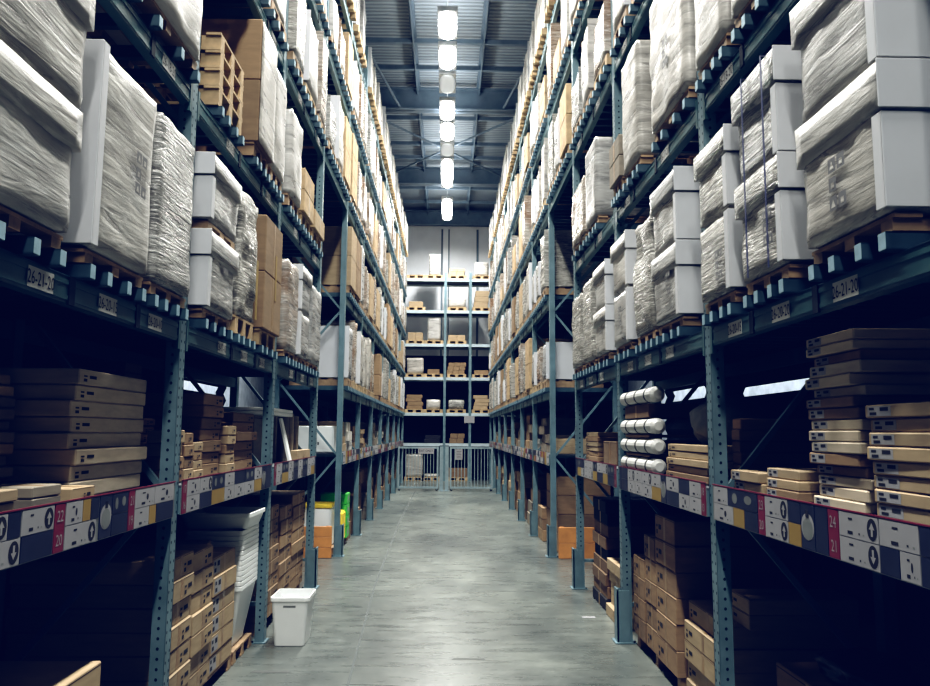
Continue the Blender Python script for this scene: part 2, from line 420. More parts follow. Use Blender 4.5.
def upright_mesh_cached(s, x, top, holes):
    k = (s, x, top, holes)
    if k not in _UP:
        mb = MB(M['rack'], M['hole'])
        a, b_ = s * x, s * (x + .072)
        mb.box(a, a + s * .006, -.045, .045, 0, top); mb.box(a, b_, -.045, -.039, 0, top); mb.box(a, b_, .039, .045, 0, top)
        mb.box(b_ - s * .006, b_, -.045, -.02, 0, top); mb.box(b_ - s * .006, b_, .02, .045, 0, top)
        z = .1
        while z < holes:
            c = s * (x + .036)
            for yy in (-.0456,):
                mb.add([(c + .0075 * math.cos(t), yy, z + .0085 * math.sin(t)) for t in [i * math.pi / 4 for i in range(8)]], [tuple(range(8))], 1)
            for v in (-.024, .024):
                c2 = s * (x - .0006); mb.add([(c2, v + .0065 * math.cos(t), z + .025 + .0085 * math.sin(t)) for t in [i * math.pi / 4 for i in range(8)]], [tuple(range(8))], 1)
            z += .05
        _UP[k] = mesh_only(mb, 'upright')
    return _UP[k]
BARM = {s: bar_mesh(s) for s in (-1, 1)}
GRATE = {s: grating_mesh(s) for s in (-1, 1)}
GRATE4 = {s: grating_mesh(s, 12, PITCH - .1, 1.425) for s in (-1, 1)}

RACK = {}
near_ys = [-.14] + YS[:4]; far_ys = YS[3:]
far_ys_f = YS[4:]
for s in (-1, 1):
    RACK[(s, 'near')] = make_rack(s, 'pallet_rack', f'blue-grey steel pallet rack along the {SIDE[s]} of the aisle, nearest to the camera', near_ys, [[0, 1, 2, 3, 4]] * 4, {0, 1, 2, 3}, True)
    RACK[(s, 'far')] = make_rack(s, 'pallet_rack', f'long blue-grey pallet rack on the {SIDE[s]} beyond the cross passage', far_ys_f, [[0, 1, 2, 3, 4]] * 7, set(range(7)), False)
# beams bridging the cross passage belong to the far racks
for s in (-1, 1):
    root, inv = RACK[(s, 'far')]
    ya, yb = YS[3] + .05, YS[4] - .05; L = yb - ya
    for lv in (2, 3, 4):
        f = MB(M['beam'], M['bar']); x = X0 + .004
        f.box(s * x, s * (x + .05), ya, yb, 0, .1); f.box(s * (x - .004), s * (x + .05), ya, yb, .1, .104, 1); f.box(s * (x - .003), s * (x + .001), ya, yb, .07, .088)
        o = f.build('beam', root); o.location = inv + Vector((0, 0, ZB[lv]))
        r = MB(M['beam']); r.box(s * (X1 - .06), s * (X1 - .01), ya, yb, 0, .1); o = r.build('beam', root); o.location = inv + Vector((0, 0, ZB[lv]))
        g = link('deck_grating', (GRATE4 if lv == 4 else GRATE)[s], root); g.location = inv + Vector((0, (ya + yb) / 2, ZB[lv] + .105)); g.scale.y = .95
    p = MB(M['panel']); p.box(s * (X1 + .05), s * (X1 + .07), YS[3] + .01, YS[4] - .01, 3.4, 8.2); o = p.build('dark_backdrop', root); o.location = inv
# column guards
def guard(s, y, rk, h=.42):
    root, inv = RACK[(s, rk)]
    mb = MB(M['rack']); a = X0 - .05
    mb.box(s * a, s * (a + .012), -.055, .055, .002, h); mb.box(s * a, s * (a + .1), -.055, -.047, .002, h * .97); mb.box(s * a, s * (a + .1), .047, .055, .002, h * .97)
    mb.box(s * (a - .02), s * (a + .12), -.08, .08, .002, .01)
    o = mb.build('column_guard', root); o.location = inv + Vector((0, y, 0))
for s, y, rk in ((1, YS[2], 'near'), (1, YS[3], 'near'), (-1, YS[3], 'near'), (-1, YS[4], 'far'), (1, YS[4], 'far')): guard(s, y, rk, .42)
for s in (-1, 1):
    for y in YS[5:11]: guard(s, y, 'far', .4)

# ------------------------------------------------------------------ price strips on the shelf edge
XS = X0 - .0135
def price_card(s, par, inv, ya, yb, z0, z1, kind, txt=None, nm='price_card'):
    w_ = yb - ya - .004; h = z1 - z0 - .004
    base = {'w': 'paper', 'wa': 'paper', 'wd': 'paper', 'wn': 'paper', 'n': 'navy', 'r': 'red', 'y': 'yellow', 'disc': 'navy', 'pic': 'navy'}[kind]
    sg = Sign(s, XS - .003, (ya + yb) / 2, (z0 + z1) / 2, M[base], M['ink'], M['paper'], M['yellow'], M['grey'])
    sg.slab(-w_ / 2, w_ / 2, -h / 2, h / 2, .0028)
    if kind in ('w', 'wa', 'wd', 'wn'):
        ar = min(.03, w_ * .2)
        wl = w_ / 2 - .006; ur = w_ / 2 - (2 * ar + .012 if kind in ('wa', 'wd') else .006)
        tw = ur + wl
        sg.rect(-wl + tw * .34, -wl + tw * .5, h * .22, h * .3, 1)
        sg.rect(-wl + tw * .3, -wl + tw * .5, -h * .37, -h * .24, 1); sg.rect(-wl + tw * .72, -wl + tw * .77, -h * .33, -h * .25, 1)
        sg.rect(-wl + tw * .88, -wl + tw * .93, -h * .33, -h * .27, 4)
        if kind == 'wn': sg.disc(-wl + tw * .62, h * .02, tw * .06, 1, ry=h * .18)
        if kind in ('wa', 'wd'):
            uc = w_ / 2 - ar - .005; d = 1 if kind == 'wa' else -1; rv = h * .44
            sg.disc(uc, 0, ar, 1, 1, ry=rv); k = ar * .55; q = rv * .62
            sg.poly([(uc - k * .35, -d * q), (uc + k * .35, -d * q), (uc + k * .35, 0), (uc - k * .35, 0)], 2, 2)
            sg.poly([(uc - k, 0), (uc + k, 0), (uc, d * q)], 2, 2)
    elif kind == 'r':
        for t, v in zip(txt, (h * .25, -h * .25)): sg.text(t, 0, v, h * .24, 2, 2, .8)
    elif kind == 'disc':
        sg.disc(0, 0, min(w_ * .47, h * .5), 2, 1); sg.disc(0, -h * .05, w_ * .38, 4, 2); sg.rect(-w_ * .12, w_ * .12, h * .2, h * .36, 1, 3)
    elif kind == 'pic':
        sg.disc(-w_ * .25, 0, w_ * .09, 4, 1, ry=h * .3); sg.disc(w_ * .2, h * .05, w_ * .12, 4, 1, ry=h * .25)
    o = sg.build(nm, par); o.location = inv
    return o
zt, zm, zl = 1.384, 1.297, 1.208
CARDS = {-1: [(2.05, 2.3, 'b', 'w'), (2.3, 2.53, 'u', 'wa'), (2.3, 2.61, 'l', 'wd'), (2.53, 2.605, 'u', 'n'), (2.61, 2.822, 'u', 'wa'), (2.615, 2.822, 'l', 'n'), (2.827, 2.902, 'b', 'r', ('22', '20')),
              (2.906, 3.039, 'u', 'wn'), (2.906, 3.16, 'l', 'wa'), (3.04, 3.106, 'u', 'y'), (3.107, 3.18, 'u', 'n'), (3.186, 3.3, 'b', 'disc'), (3.302, 3.466, 'u', 'pic'), (3.302, 3.466, 'l', 'n'),
              (3.468, 3.536, 'b', 'r', ('21', '19')), (3.54, 3.77, 'u', 'wn'), (3.54, 3.71, 'l', 'w'), (3.712, 3.797, 'l', 'y'), (3.772, 4.03, 'u', 'wn'), (3.8, 4.03, 'l', 'n')],
         1: [(2.06, 2.277, 'u', 'n'), (2.06, 2.277, 'l', 'n'), (2.28, 2.49, 'u', 'w'), (2.28, 2.383, 'l', 'wn'), (2.385, 2.492, 'l', 'n'), (2.494, 2.745, 'u', 'wa'), (2.494, 2.745, 'l', 'wd'), (2.748, 2.825, 'b', 'r', ('24', '21')),
             (2.827, 2.925, 'b', 'n'), (2.927, 3.042, 'b', 'disc'), (3.044, 3.155, 'l', 'y'), (3.044, 3.155, 'u', 'n'), (3.158, 3.384, 'u', 'wa'), (3.158, 3.384, 'l', 'wa'), (3.386, 3.46, 'b', 'r', ('23', '20')),
             (3.464, 3.83, 'u', 'pic'), (3.464, 3.62, 'l', 'n'), (3.624, 3.76, 'l', 'y'), (3.764, 4.03, 'l', 'wn'), (3.832, 4.03, 'u', 'w')]}
def bay_cards(ya, yb, seed):
    r = random.Random(seed); out = []; y = ya + .06
    out.append((y, y + .07, 'b', 'r', (str(r.randint(14, 20)), str(r.randint(10, 19))))); y += .074
    while y < yb - .34:
        w_ = r.choice((.22, .26, .2)); k = r.random()
        if k < .14: out.append((y, y + .12, 'b', 'disc')); y += .124; continue
        out.append((y, y + w_, 'u', r.choice(('w', 'wn', 'wa', 'w', 'n', 'pic')))); out.append((y, y + w_, 'l', r.choice(('w', 'wn', 'n', 'wd', 'y', 'n')))); y += w_ + .004
    out.append((y, yb - .06, 'b', 'n'))
    return out
for s in (-1, 1):
    root, inv = RACK[(s, 'near')]
    for i in range(3):
        cs = CARDS[s] if i == 0 else bay_cards(YS[i], YS[i + 1], 100 * s + i)
        rail = MB(M['grey'], M['red']); rail.box(s * (XS - .0001), s * (XS + .0012), YS[i] + .05, YS[i + 1] - .05, 1.205, 1.388); rail.box(s * (XS - .004), s * (XS + .0012), YS[i] + .05, YS[i + 1] - .05, 1.386, 1.391, 1)
        ro = rail.build('price_rail', root); ro.location = inv
        for c in cs:
            za, zb = {'u': (zm, zt), 'l': (zl, zm), 'b': (zl, zt)}[c[2]]
            price_card(s, ro, Vector((0, 0, 0)), c[0], c[1], za, zb, c[3], c[4] if len(c) > 4 else None)
    root, inv = RACK[(s, 'far')]
    for i in range(7):
        mb = MB(M['grey'], M['paper'], M['navy'], M['red'], M['yellow'], M['ink'])
        ya, yb = far_ys_f[i] + .05, far_ys_f[i + 1] - .05; r = random.Random(i * 7 + s)
        mb.box(s * XS, s * (XS + .001), ya, yb, 1.205, 1.388)
        y = ya
        while y < yb - .2:
            w_ = r.choice((.2, .26, .09, .14))
            for z0, z1 in ((zm, zt), (zl, zm)):
                mi = r.choice((1, 1, 1, 2, 1, 2, 3, 4)); mb.box(s * (XS - .003), s * (XS - .0005), y, y + w_ - .006, z0 + .003, z1 - .003, mi)
                if mi == 1: mb.box(s * (XS - .0036), s * (XS - .003), y + .03, y + w_ * .5, z0 + .015, z0 + .035, 5)
            y += w_
        o = mb.build('price_rail', root); o.location = inv

# ------------------------------------------------------------------ pallets and loads
def pallet(s, y0, y1, z, label, group, depth=.8, h=.075, near=True, wood='wood', xf=XF + .03):
    w_ = y1 - y0
    root_loc = (s * xf, (y0 + y1) / 2, z + .002)
    t = MB(M[wood]); k = 5
    bh = h - .03
    for i in range(k):
        a = i * (depth - .09) / (k - 1)
        t.box(s * a, s * (a + .09), -w_ / 2, w_ / 2, h - .015, h)
    b3 = [(-w_ / 2, -w_ / 2 + .09), (-.045, .045), (w_ / 2 - .09, w_ / 2)]
    if near:
        root = empty('wooden_pallet', root_loc)
        t.build('top_deck', root)
        for (a, c) in b3:
            r = MB(M[wood])
            lo = 0 if h < .07 else .016
            r.box(0, s * depth, a + .012, c - .012, h - .021, h - .0156)
            for x in (0, depth / 2 - .06, depth - .12): r.box(s * x, s * (x + .12), a + .012, c - .012, lo, h - .0205)
            if lo: r.box(0, s * depth, a, c, 0, .0155)
            r.build('stringer', root)
    else:
        for (a, c) in b3: t.box(0, s * depth, a, c, 0, h - .0155)
        root = t.build('wooden_pallet'); root.location = root_loc
    tag(root, label, 'pallet', group); return root

def film_body(name, parent, s, w_, d, h, m, step=.05, amp=.012, seed=0, z0=0, bulge=.0, x0=0, smooth=True, rnd=.03):
    """closed block, rounded edges, pushed in and out like film over cartons; x0 front, grows to s*d"""
    nx, ny, nz = (max(2, round(v / step)) for v in (d, w_, h))
    idx = {}; vs = []; fs = []
    off = Vector((seed * 3.7, seed * 1.3, seed * 2.1))
    def vert(i, j, k):
        if (i, j, k) in idx: return idx[(i, j, k)]
        x, y, z = i / nx, j / ny, k / nz
        p = Vector((x * d, (y - .5) * w_, z * h)); n = Vector((0, 0, 0))
        if i == 0: n.x -= 1
        if i == nx: n.x += 1
        if j == 0: n.y -= 1
        if j == ny: n.y += 1
        if k == 0: n.z -= 1
        if k == nz: n.z += 1
        if abs(n.x) + abs(n.y) + abs(n.z) > 1.5: p -= n * rnd * .35
        q = p + off
        a = noise.noise(q * 5.0) * amp + noise.noise(Vector((q.x * 9, q.y * 9, q.z * 22))) * amp * .45
        b_ = bulge * math.sin(math.pi * z) if (n.x or n.y) else 0
        if k == 0: a = -abs(a) * 0
        p += Vector((n.x, n.y, max(n.z, 0))).normalized() * (a - amp * .6 + b_) if (n.x or n.y or n.z > 0) else Vector((0, 0, 0))
        idx[(i, j, k)] = len(vs); vs.append((s * (p.x + x0), p.y, max(p.z, 0) + z0)); return idx[(i, j, k)]
    for j in range(ny):
        for k in range(nz):
            for i in (0, nx): fs.append((vert(i, j, k), vert(i, j + 1, k), vert(i, j + 1, k + 1), vert(i, j, k + 1)))
    for i in range(nx):
        for k in range(nz):
            for j in (0, ny): fs.append((vert(i, j, k), vert(i + 1, j, k), vert(i + 1, j, k + 1), vert(i, j, k + 1)))
        for j in range(ny):
            for k in (0, nz): fs.append((vert(i, j, k), vert(i + 1, j, k), vert(i + 1, j + 1, k), vert(i, j + 1, k)))
    mb = MB(m); mb.add(vs, fs)
    o = mb.build(name, parent, smooth)
    return o

def care_sheet(s, parent, u, z, sc=1.0, rows=3, x=-.001):
    """printed handling marks on the aisle face"""
    sg = Sign(s, x, u, z, M['wrap_a'], M['print'])
    k = .034 * sc
    for r in range(rows):
        v = r * k * 1.35
        for c in range(2 if r != 1 else 1):
            uu = c * k * 1.2
            sg.rect(uu - k / 2, uu + k / 2, v - k / 2, v + k / 2, 1, 1)
            if (r + c) % 2: sg.rect(uu - k * .2, uu + k * .2, v - k * .3, v + k * .12, 0, 2)
            else: sg.poly([(uu - k * .3, v - k * .3), (uu + k * .3, v - k * .3), (uu, v + k * .3)], 0, 2)
    return sg.build('printed_text', parent)

def big_load(s, y0, y1, z, h, label, group, m='wrap_a', tiers=1, cap=True, boards=True, straps=0, sheet=None, seed=0, depth=.84, mid=None, capm='cap', amp=.011, bulge=.0, yellow=False, xf=XF, over=.0):
    """a goods block on a pallet: film body per tier, corner boards, board caps, straps, print"""
    w_ = y1 - y0; root = empty('wrapped_load', (s * xf, (y0 + y1) / 2, z + .002))
    tag(root, label, 'pallet load', group)
    th = h / tiers; z_ = 0
    for t in range(tiers):
        gap = .06 if (mid == 'pallet' and t) else 0
        z0 = t * th + gap
        hh = th - gap - (.002 if t < tiers - 1 else 0)
        o2 = over if t == tiers - 1 and tiers > 1 else 0
        film_body('film_wrapped_goods', root, s, w_ + 2 * o2, depth + o2, hh, M[m], amp=amp, seed=seed + t * 5, z0=z0, bulge=bulge, x0=-o2)
        if gap:
            p = MB(M['wood'])
            for (a, c) in ((-w_ / 2 + .02, -w_ / 2 + .1), (-.04, .04), (w_ / 2 - .1, w_ / 2 - .02)): p.box(s * .02, s * (depth - .02), a, c, z0 - gap + .001, z0 - .018)
            p.box(s * .02, s * (depth - .02), -w_ / 2 + .02, w_ / 2 - .02, z0 - .0175, z0 - .002)
            p.build('middle_pallet', root)
        e = .004 + bulge
        hascap = cap and (t == tiers - 1 or cap == 'all'); ch = min(.2, hh * .34); g = .012 + bulge
        if boards:                                 # the near corner, the one turned to the aisle's entrance
            yb = -(w_ / 2 + o2); c = MB(M['board']); zt_ = z0 + hh - (ch if hascap else .01)
            c.cham(s * (-e - o2), s * .002, yb - .004, yb + .05, z0 + .012, zt_, .002)
            c.cham(s * (-e - o2), s * (depth * .84), yb - e - .003, yb + .002, z0 + .012, zt_, .002)
            c.build('corner_board', root)
        if hascap:
            film_body('board_cap', root, s, w_ + 2 * (o2 + g), depth + 2 * (o2 + g), ch, M[m], amp=.004, seed=seed + 9, z0=z0 + hh - ch + .004, x0=-o2 - g, step=.06, rnd=.012)
            if boards:
                c = MB(M['board']); yb = -(w_ / 2 + o2 + g)
                c.cham(s * (-o2 - g - .003), s * (depth * .84), yb - .004, yb + .002, z0 + hh - ch + .008, z0 + hh + .004, .002)
                c.build('corner_board', root)
    for k in range(straps):
        u = (-.18 + .28 * k) * (w_ / .6)
        c = MB(M['strap']); e = (.02 if cap else .008) + bulge
        c.box(s * (-e - .002), s * (-e), u - .007, u + .007, .0, h + .012); c.box(s * (-e), s * (depth * .6), u - .007, u + .007, h + .010, h + .012)
        c.build('strap', root)
    if sheet:
        u, zz, sc = sheet; care_sheet(s, root, u * w_ / 2, zz * h, sc, 3, -.004 - bulge)
    if yellow:
        c = MB(M['yellow']); c.box(s * -.014, s * -.012, w_ * .2, w_ * .2 + .05, h * .02, h * .5); c.build('yellow_tape', root)
    return root
def carton_load(s, y0, y1, z, h, label, group, rows=2, m='card', depth=.84, film=False, tape=None, xf=XF):
    w_ = y1 - y0; root = empty('carton_load', (s * xf, (y0 + y1) / 2, z + .002)); tag(root, label, 'pallet load', group)
    hh = h / rows
    for r in range(rows):
        c = MB(M[m], M['tape'], M['seam']); c.cham(0, s * depth, -w_ / 2, w_ / 2, r * hh, (r + 1) * hh - .003, .006)
        c.box(s * -.0008, s * .0005, -.02, .02, r * hh + .005, (r + 1) * hh - .008, 1)
        c.box(s * depth * .3, s * depth * .3 + s * .05, -w_ / 2 - .0008, -w_ / 2 + .0005, r * hh + .005, (r + 1) * hh - .008, 1)
        c.build('carton', root)
    if film:
        film_body('film_wrap', root, s, w_ - .004, .012, h * .98, M['wrap_w'], amp=.004, seed=int(y0 * 10), x0=-.014, step=.06, rnd=.004)
    if tape is not None:
        c = MB(M['yellow']); c.box(s * -.003, s * -.0012, tape, tape + .045, h * .3, h * .72); c.build('yellow_tape', root)
    return root
LVN = ['first', 'second', 'third', 'fourth', 'fifth']
def bars_for(s, y0, y1, lv):
    root, inv = RACK[(s, 'near')]; w_ = y1 - y0
    for t in (.045, .045 + (w_ - .09) * .3, .045 + (w_ - .09) * .68, w_ - .045):
        o = link('support_bar', BARM[s], root); o.location = inv + Vector((0, y0 + t, ZB[lv] + .105))
def near_pallet(s, y0, y1, lv, n, h=.075, wood='wood', what='under'):
    bars_for(s, y0, y1, lv)
    pallet(s, y0 + .01, y1 - .01, DECK[lv], f'{"yellowish" if wood == "wood_y" else "pine"} pallet {what} the {NTH[n]} load from the near end, {LVN[lv]} pallet level, {SIDE[s]} near rack', f'pallets on the {SIDE[s]} near rack', h=h, wood=wood)
    return DECK[lv] + h + .002

G1 = {s: f'loads on the first pallet level, {SIDE[s]} near rack' for s in (-1, 1)}
def where(n, lv, s): return f'{NTH[n]} from near end, {LVN[lv]} level, {SIDE[s]} near rack'
# first pallet level, left
L1 = [
 dict(y=(2.1, 2.73), h=.95, m='wrap_a', tiers=2, cap='all', over=.012, d='grey-white wrapped load with overhanging upper tier'),
 dict(y=(2.87, 3.46), h=.84, m='wrap_a', tiers=1, cap=False, sheet=(.3, .42, 1.5), d='tall smooth white load with corner board'),
 dict(y=(3.52, 4.03), h=.84, m='wrap_b', tiers=1, cap=False, boards=False, amp=.014, d='creased silver-grey film wrapped load'),
 dict(y=(4.28, 4.87), h=.9, m='wrap_c', tiers=2, cap='all', mid='pallet', sheet=(0, .3, 1.2), d='white load with wood pallet between tiers'),
 dict(y=(4.95, 5.45), h=.88, m='wrap_b', tiers=1, cap=False, boards=False, amp=.03, yellow=True, ph=.12, d='lumpy film wrapped load with yellow tape', wood='wood_y'),
 dict(y=(5.6, 6.16), h=.86, carton=1, rows=2, tape=.05, ph=.12, d='bare brown carton load with yellow tape', wood='wood_y'),
 dict(y=(6.45, 6.95), h=.8, m='wrap_d', tiers=1, cap=False, boards=False, amp=.014, d='brown carton load under shiny film'),
 dict(y=(7.0, 7.52), h=.85, m='wrap_c', tiers=2, cap=True, d='white capped load of two tiers'),
 dict(y=(7.6, 8.2), h=.8, m='wrap_c', tiers=1, cap=False, boards=False, d='plain pale grey wrapped load'),
]
R1 = [
 dict(y=(2.27, 2.83), h=.98, m='wrap_a', tiers=2, cap='all', over=.0, sheet=(.1, .12, 1.5), d='big white load with mid-height board band'),
 dict(y=(3.0, 3.47), h=.92, m='wrap_b', tiers=2, cap='all', straps=2, sheet=(-.35, .14, 1.2), amp=.016, d='white capped load with two blue straps'),
 dict(y=(3.58, 4.04), h=.82, m='wrap_b', tiers=2, cap=True, sheet=(-.3, .12, 1.2), d='wrinkled pale load with square print marks'),
 dict(y=(4.4, 4.95), h=.9, m='wrap_c', tiers=2, cap='all', sheet=(-.2, .2, 1.2), d='white three-cap load with smooth corner'),
 dict(y=(5.0, 5.5), h=.82, m='wrap_b', tiers=1, cap=False, boards=False, amp=.03, bulge=.01, d='bulging heavily creased film load'),
 dict(y=(5.66, 6.2), h=.85, m='wrap_a', tiers=2, cap=True, sheet=(0, .2, 1.2), d='pale load with white cap and print'),
 dict(y=(6.42, 6.98), h=.8, m='wrap_a', tiers=2, cap='all', sheet=(0, .25, 1.0), d='narrow white two-cap load'),
 dict(y=(7.08, 7.62), h=.8, m='wrap_b', tiers=1, cap=False, boards=False, d='finely creased pale grey load'),
 dict(y=(7.72, 8.28), h=.76, m='wrap_b', tiers=1, cap=False, boards=False, d='low creased grey film load'),
]
for s, lst in ((-1, L1), (1, R1)):
    for n, c in enumerate(lst):
        z = near_pallet(s, *c['y'], 0, n, c.get('ph', .055), c.get('wood', 'wood'))
        lb = f"{c['d']}, {where(n, 0, s)}"
        if c.get('carton'):
            carton_load(s, *c['y'], z, c['h'], lb, G1[s], c['rows'], tape=c['tape'])
        else:
            big_load(s, *c['y'], z, c['h'], lb, G1[s], c['m'], c['tiers'], c['cap'], c.get('boards', True), c.get('straps', 0), c.get('sheet'), seed=n * 3 + (5 if s > 0 else 0), mid=c.get('mid'), amp=c.get('amp', .011), bulge=c.get('bulge', 0), yellow=c.get('yellow'), over=c.get('over', 0))
# second pallet level
L2 = [
 dict(y=(2.2, 2.8), h=.9, m='wrap_w', d='white wrapped load'),
 dict(y=(3.15, 4.03), h=.9, m='wrap_w', d='wide white wrapped load'),
 dict(y=(4.4, 4.95), h=.34, crate=1, d='empty yellowish pallets piled up', ph=.12, wood='wood_y'),
 dict(y=(5.24, 5.7), h=.92, carton=1, rows=2, film=True, d='tall brown carton with white film face', ph=.1),
 dict(y=(5.76, 6.2), h=.84, m='wrap_w', d='white film load', ph=.1),
 dict(y=(6.42, 6.92), h=.78, m='wrap_w', d='square white film load', ph=.1),
 dict(y=(7.02, 7.52), h=.42, carton=1, rows=2, m='wood_y', d='yellowish crate load', ph=.12, wood='wood_y'),
 dict(y=(7.62, 8.2), h=.2, carton=1, rows=1, m='card_pale', d='flat pale carton', ph=.12, wood='wood_y'),
]
R2 = [
 dict(y=(2.15, 2.75), h=.9, m='wrap_w', d='white wrapped load'),
 dict(y=(3.0, 3.5), h=.9, m='wrap_w', d='white film load with brown base'),
 dict(y=(3.58, 4.04), h=.92, m='wrap_w', d='smooth white film load'),
 dict(y=(4.18, 4.95), h=.92, m='wrap_w', sheet=(0, .35, 1.5), d='broad white film load with black print'),
 dict(y=(5.28, 5.8), h=.9, m='wrap_a', d='tall off-white film load standing apart'),
 dict(y=(5.86, 6.22), h=.35, carton=1, rows=2, m='card_grey', d='low grey carton load', ph=.1),
 dict(y=(6.84, 7.4), h=.78, m='wrap_a', d='off-white load with greyish side'),
 dict(y=(7.48, 8.24), h=.62, m='wrap_d', d='brown carton load in white film'),
]
for s, lst in ((-1, L2), (1, R2)):
    for n, c in enumerate(lst):
        z = near_pallet(s, *c['y'], 1, n, c.get('ph', .06), c.get('wood', 'wood'))
        lb = f"{c['d']}, {where(n, 1, s)}"; g = f'loads on the second pallet level, {SIDE[s]} near rack'
        if c.get('crate'):
            y0, y1 = c['y']; zz = z
            for k in range(3):
                pallet(s, y0 + .01, y1 - .01, zz, f'{["lowest", "middle", "top"][k]} of three empty yellowish pallets piled on the second level, {SIDE[s]} near rack', 'piled empty pallets', h=.11, wood='wood_y'); zz += .113
        elif c.get('carton'):
            carton_load(s, *c['y'], z, c['h'], lb, g, c['rows'], c.get('m', 'card'), film=c.get('film', False))
        else:
            big_load(s, *c['y'], z, c['h'], lb, g, c['m'], 1, False, c.get('boards', False), 0, c.get('sheet'), seed=40 + n * 3 + s, amp=.012)

# upper near levels and all far levels: simpler blocks that share meshes
VAR = {}
def variant(s, m, wi, hi):
    k = (s, m, wi, hi)
    if k not in VAR:
        w_ = (.5, .57, .62)[wi]; h = (.35, .55, .75, .85, .93)[hi]
        if m.startswith('card') or m == 'wood_y':
            mb = MB(M[m], M['tape'], M['seam']); rows = (1, 2, 2, 2, 3)[hi]; hh = h / rows
            for r in range(rows):
                mb.cham(0, s * .84, -w_ / 2, w_ / 2, r * hh, (r + 1) * hh - .004, .006)
                mb.box(s * -.001, s * .0005, -.02, .02, r * hh + .006, (r + 1) * hh - .009, 1)
            o = mb.build('load')
        else:
            o = film_body('load', None, s, w_, .84, h, M[m], step=.09, amp=.02, seed=len(VAR) + 3, bulge=.004)
            mb = MB(M['board'] if m in ('wrap_a', 'wrap_c') else M[m]); mb.cham(s * -.008, s * .7, -w_ / 2 - .006, -w_ / 2 - .001, .01, h - .02, .002)
            bo = mb.build('x'); bm = bmesh.new(); bm.from_mesh(o.data)
            o.data.materials.append(M['board'] if m in ('wrap_a', 'wrap_c') else M[m]); nf = len(bm.faces); bm.from_mesh(bo.data); bm.faces.ensure_lookup_table()
            for f in bm.faces[nf:]: f.material_index = 1
            bm.to_mesh(o.data); bm.free(); bpy.data.objects.remove(bo)
        VAR[k] = (o.data, w_, h); bpy.data.objects.remove(o)
    return VAR[k]
DESC = {'wrap_a': 'off-white film load', 'wrap_b': 'creased grey film load', 'wrap_c': 'grey film load', 'wrap_w': 'bright white film load', 'wrap_d': 'brown goods in film',
        'card': 'brown carton load', 'card_pale': 'pale carton load', 'card_grey': 'greyish carton load', 'wood_y': 'yellowish crate load', 'card_white': 'white carton load'}
PALM = {}
rr = random.Random(5)
POOL = [['wrap_a', 'wrap_b', 'wrap_c', 'wrap_d', 'wrap_w', 'wood_y', 'card', 'wrap_d', 'wrap_b'], ['wrap_d', 'wrap_a', 'card', 'wrap_b', 'card_pale', 'wrap_c', 'wrap_b', 'wrap_d'],
        ['wrap_w', 'wrap_a', 'wrap_b', 'card_pale', 'wrap_d', 'wrap_w', 'wood_y', 'wrap_d'], ['wrap_w', 'wrap_b', 'wrap_a', 'card_pale', 'wrap_d'], ['wrap_w', 'wrap_a', 'card_white', 'wrap_w', 'wrap_a']]
def small_load(s, yc, lv, n, rk, ytop=99):
    m = rr.choice(POOL[lv]); wi = rr.randrange(3); hi = rr.choice((1, 2, 2, 3, 3, 4, 4) if not m.startswith('card_p') else (0, 1, 2, 3))
    if lv == 4: hi = rr.choice((2, 3, 4, 4))
    me, w_, h = variant(s, m, wi, hi)
    wood = 'wood_y' if lv == 4 or rr.random() < .25 else 'wood'; ph = .1
    k = (s, wi, wood)
    rn = f'{SIDE[s]} {rk} rack'
    if k not in PALM:
        o = pallet(s, -w_ / 2 + .01, w_ / 2 - .01, 0, 'x', None, h=ph, near=False, wood=wood); PALM[k] = o.data; bpy.data.objects.remove(o)
    p = link('wooden_pallet', PALM[k]); p.location = (s * (XF + (.03 if lv < 4 else -.01)), yc, DECK[lv] + .002)
    tag(p, f'pine pallet under the {NTH[n]} load from the near end, {LVN[lv]} pallet level, {rn}', 'pallet', f'pallets on the {rn}')
    o = link('carton_load' if m.startswith('card') or m == 'wood_y' else 'wrapped_load', me)
    o.location = (s * (XF + rr.uniform(0, .03)), yc, DECK[lv] + ph + .005)
    tag(o, f'{DESC[m]}, {NTH[n]} from the near end, {LVN[lv]} pallet level, {rn}', 'pallet load', f'loads on the {LVN[lv]} pallet level, {rn}')
START = {2: 5.0, 3: 6.9, 4: 8.6}
for s in (-1, 1):
    for lv in (2, 3, 4):
        n = 0
        for b_ in range(0, 3):
            ya, yb = YS[b_], YS[b_ + 1]
            for k in range(3):
                yc = ya + .06 + (yb - ya - .12) * (k + .5) / 3
                if yc < START[lv]: continue
                small_load(s, yc, lv, n, 'near'); n += 1
    for lv in range(5):
        n = 0
        for b_ in range(3 if lv >= 2 else 4, 11):
            ya, yb = YS[b_], YS[b_ + 1]
            for k in range(3):
                yc = ya + .06 + (yb - ya - .12) * (k + .5) / 3
                if rr.random() < .04 and n > 3: n += 0; continue
                small_load(s, yc, lv, n, 'far'); n += 1

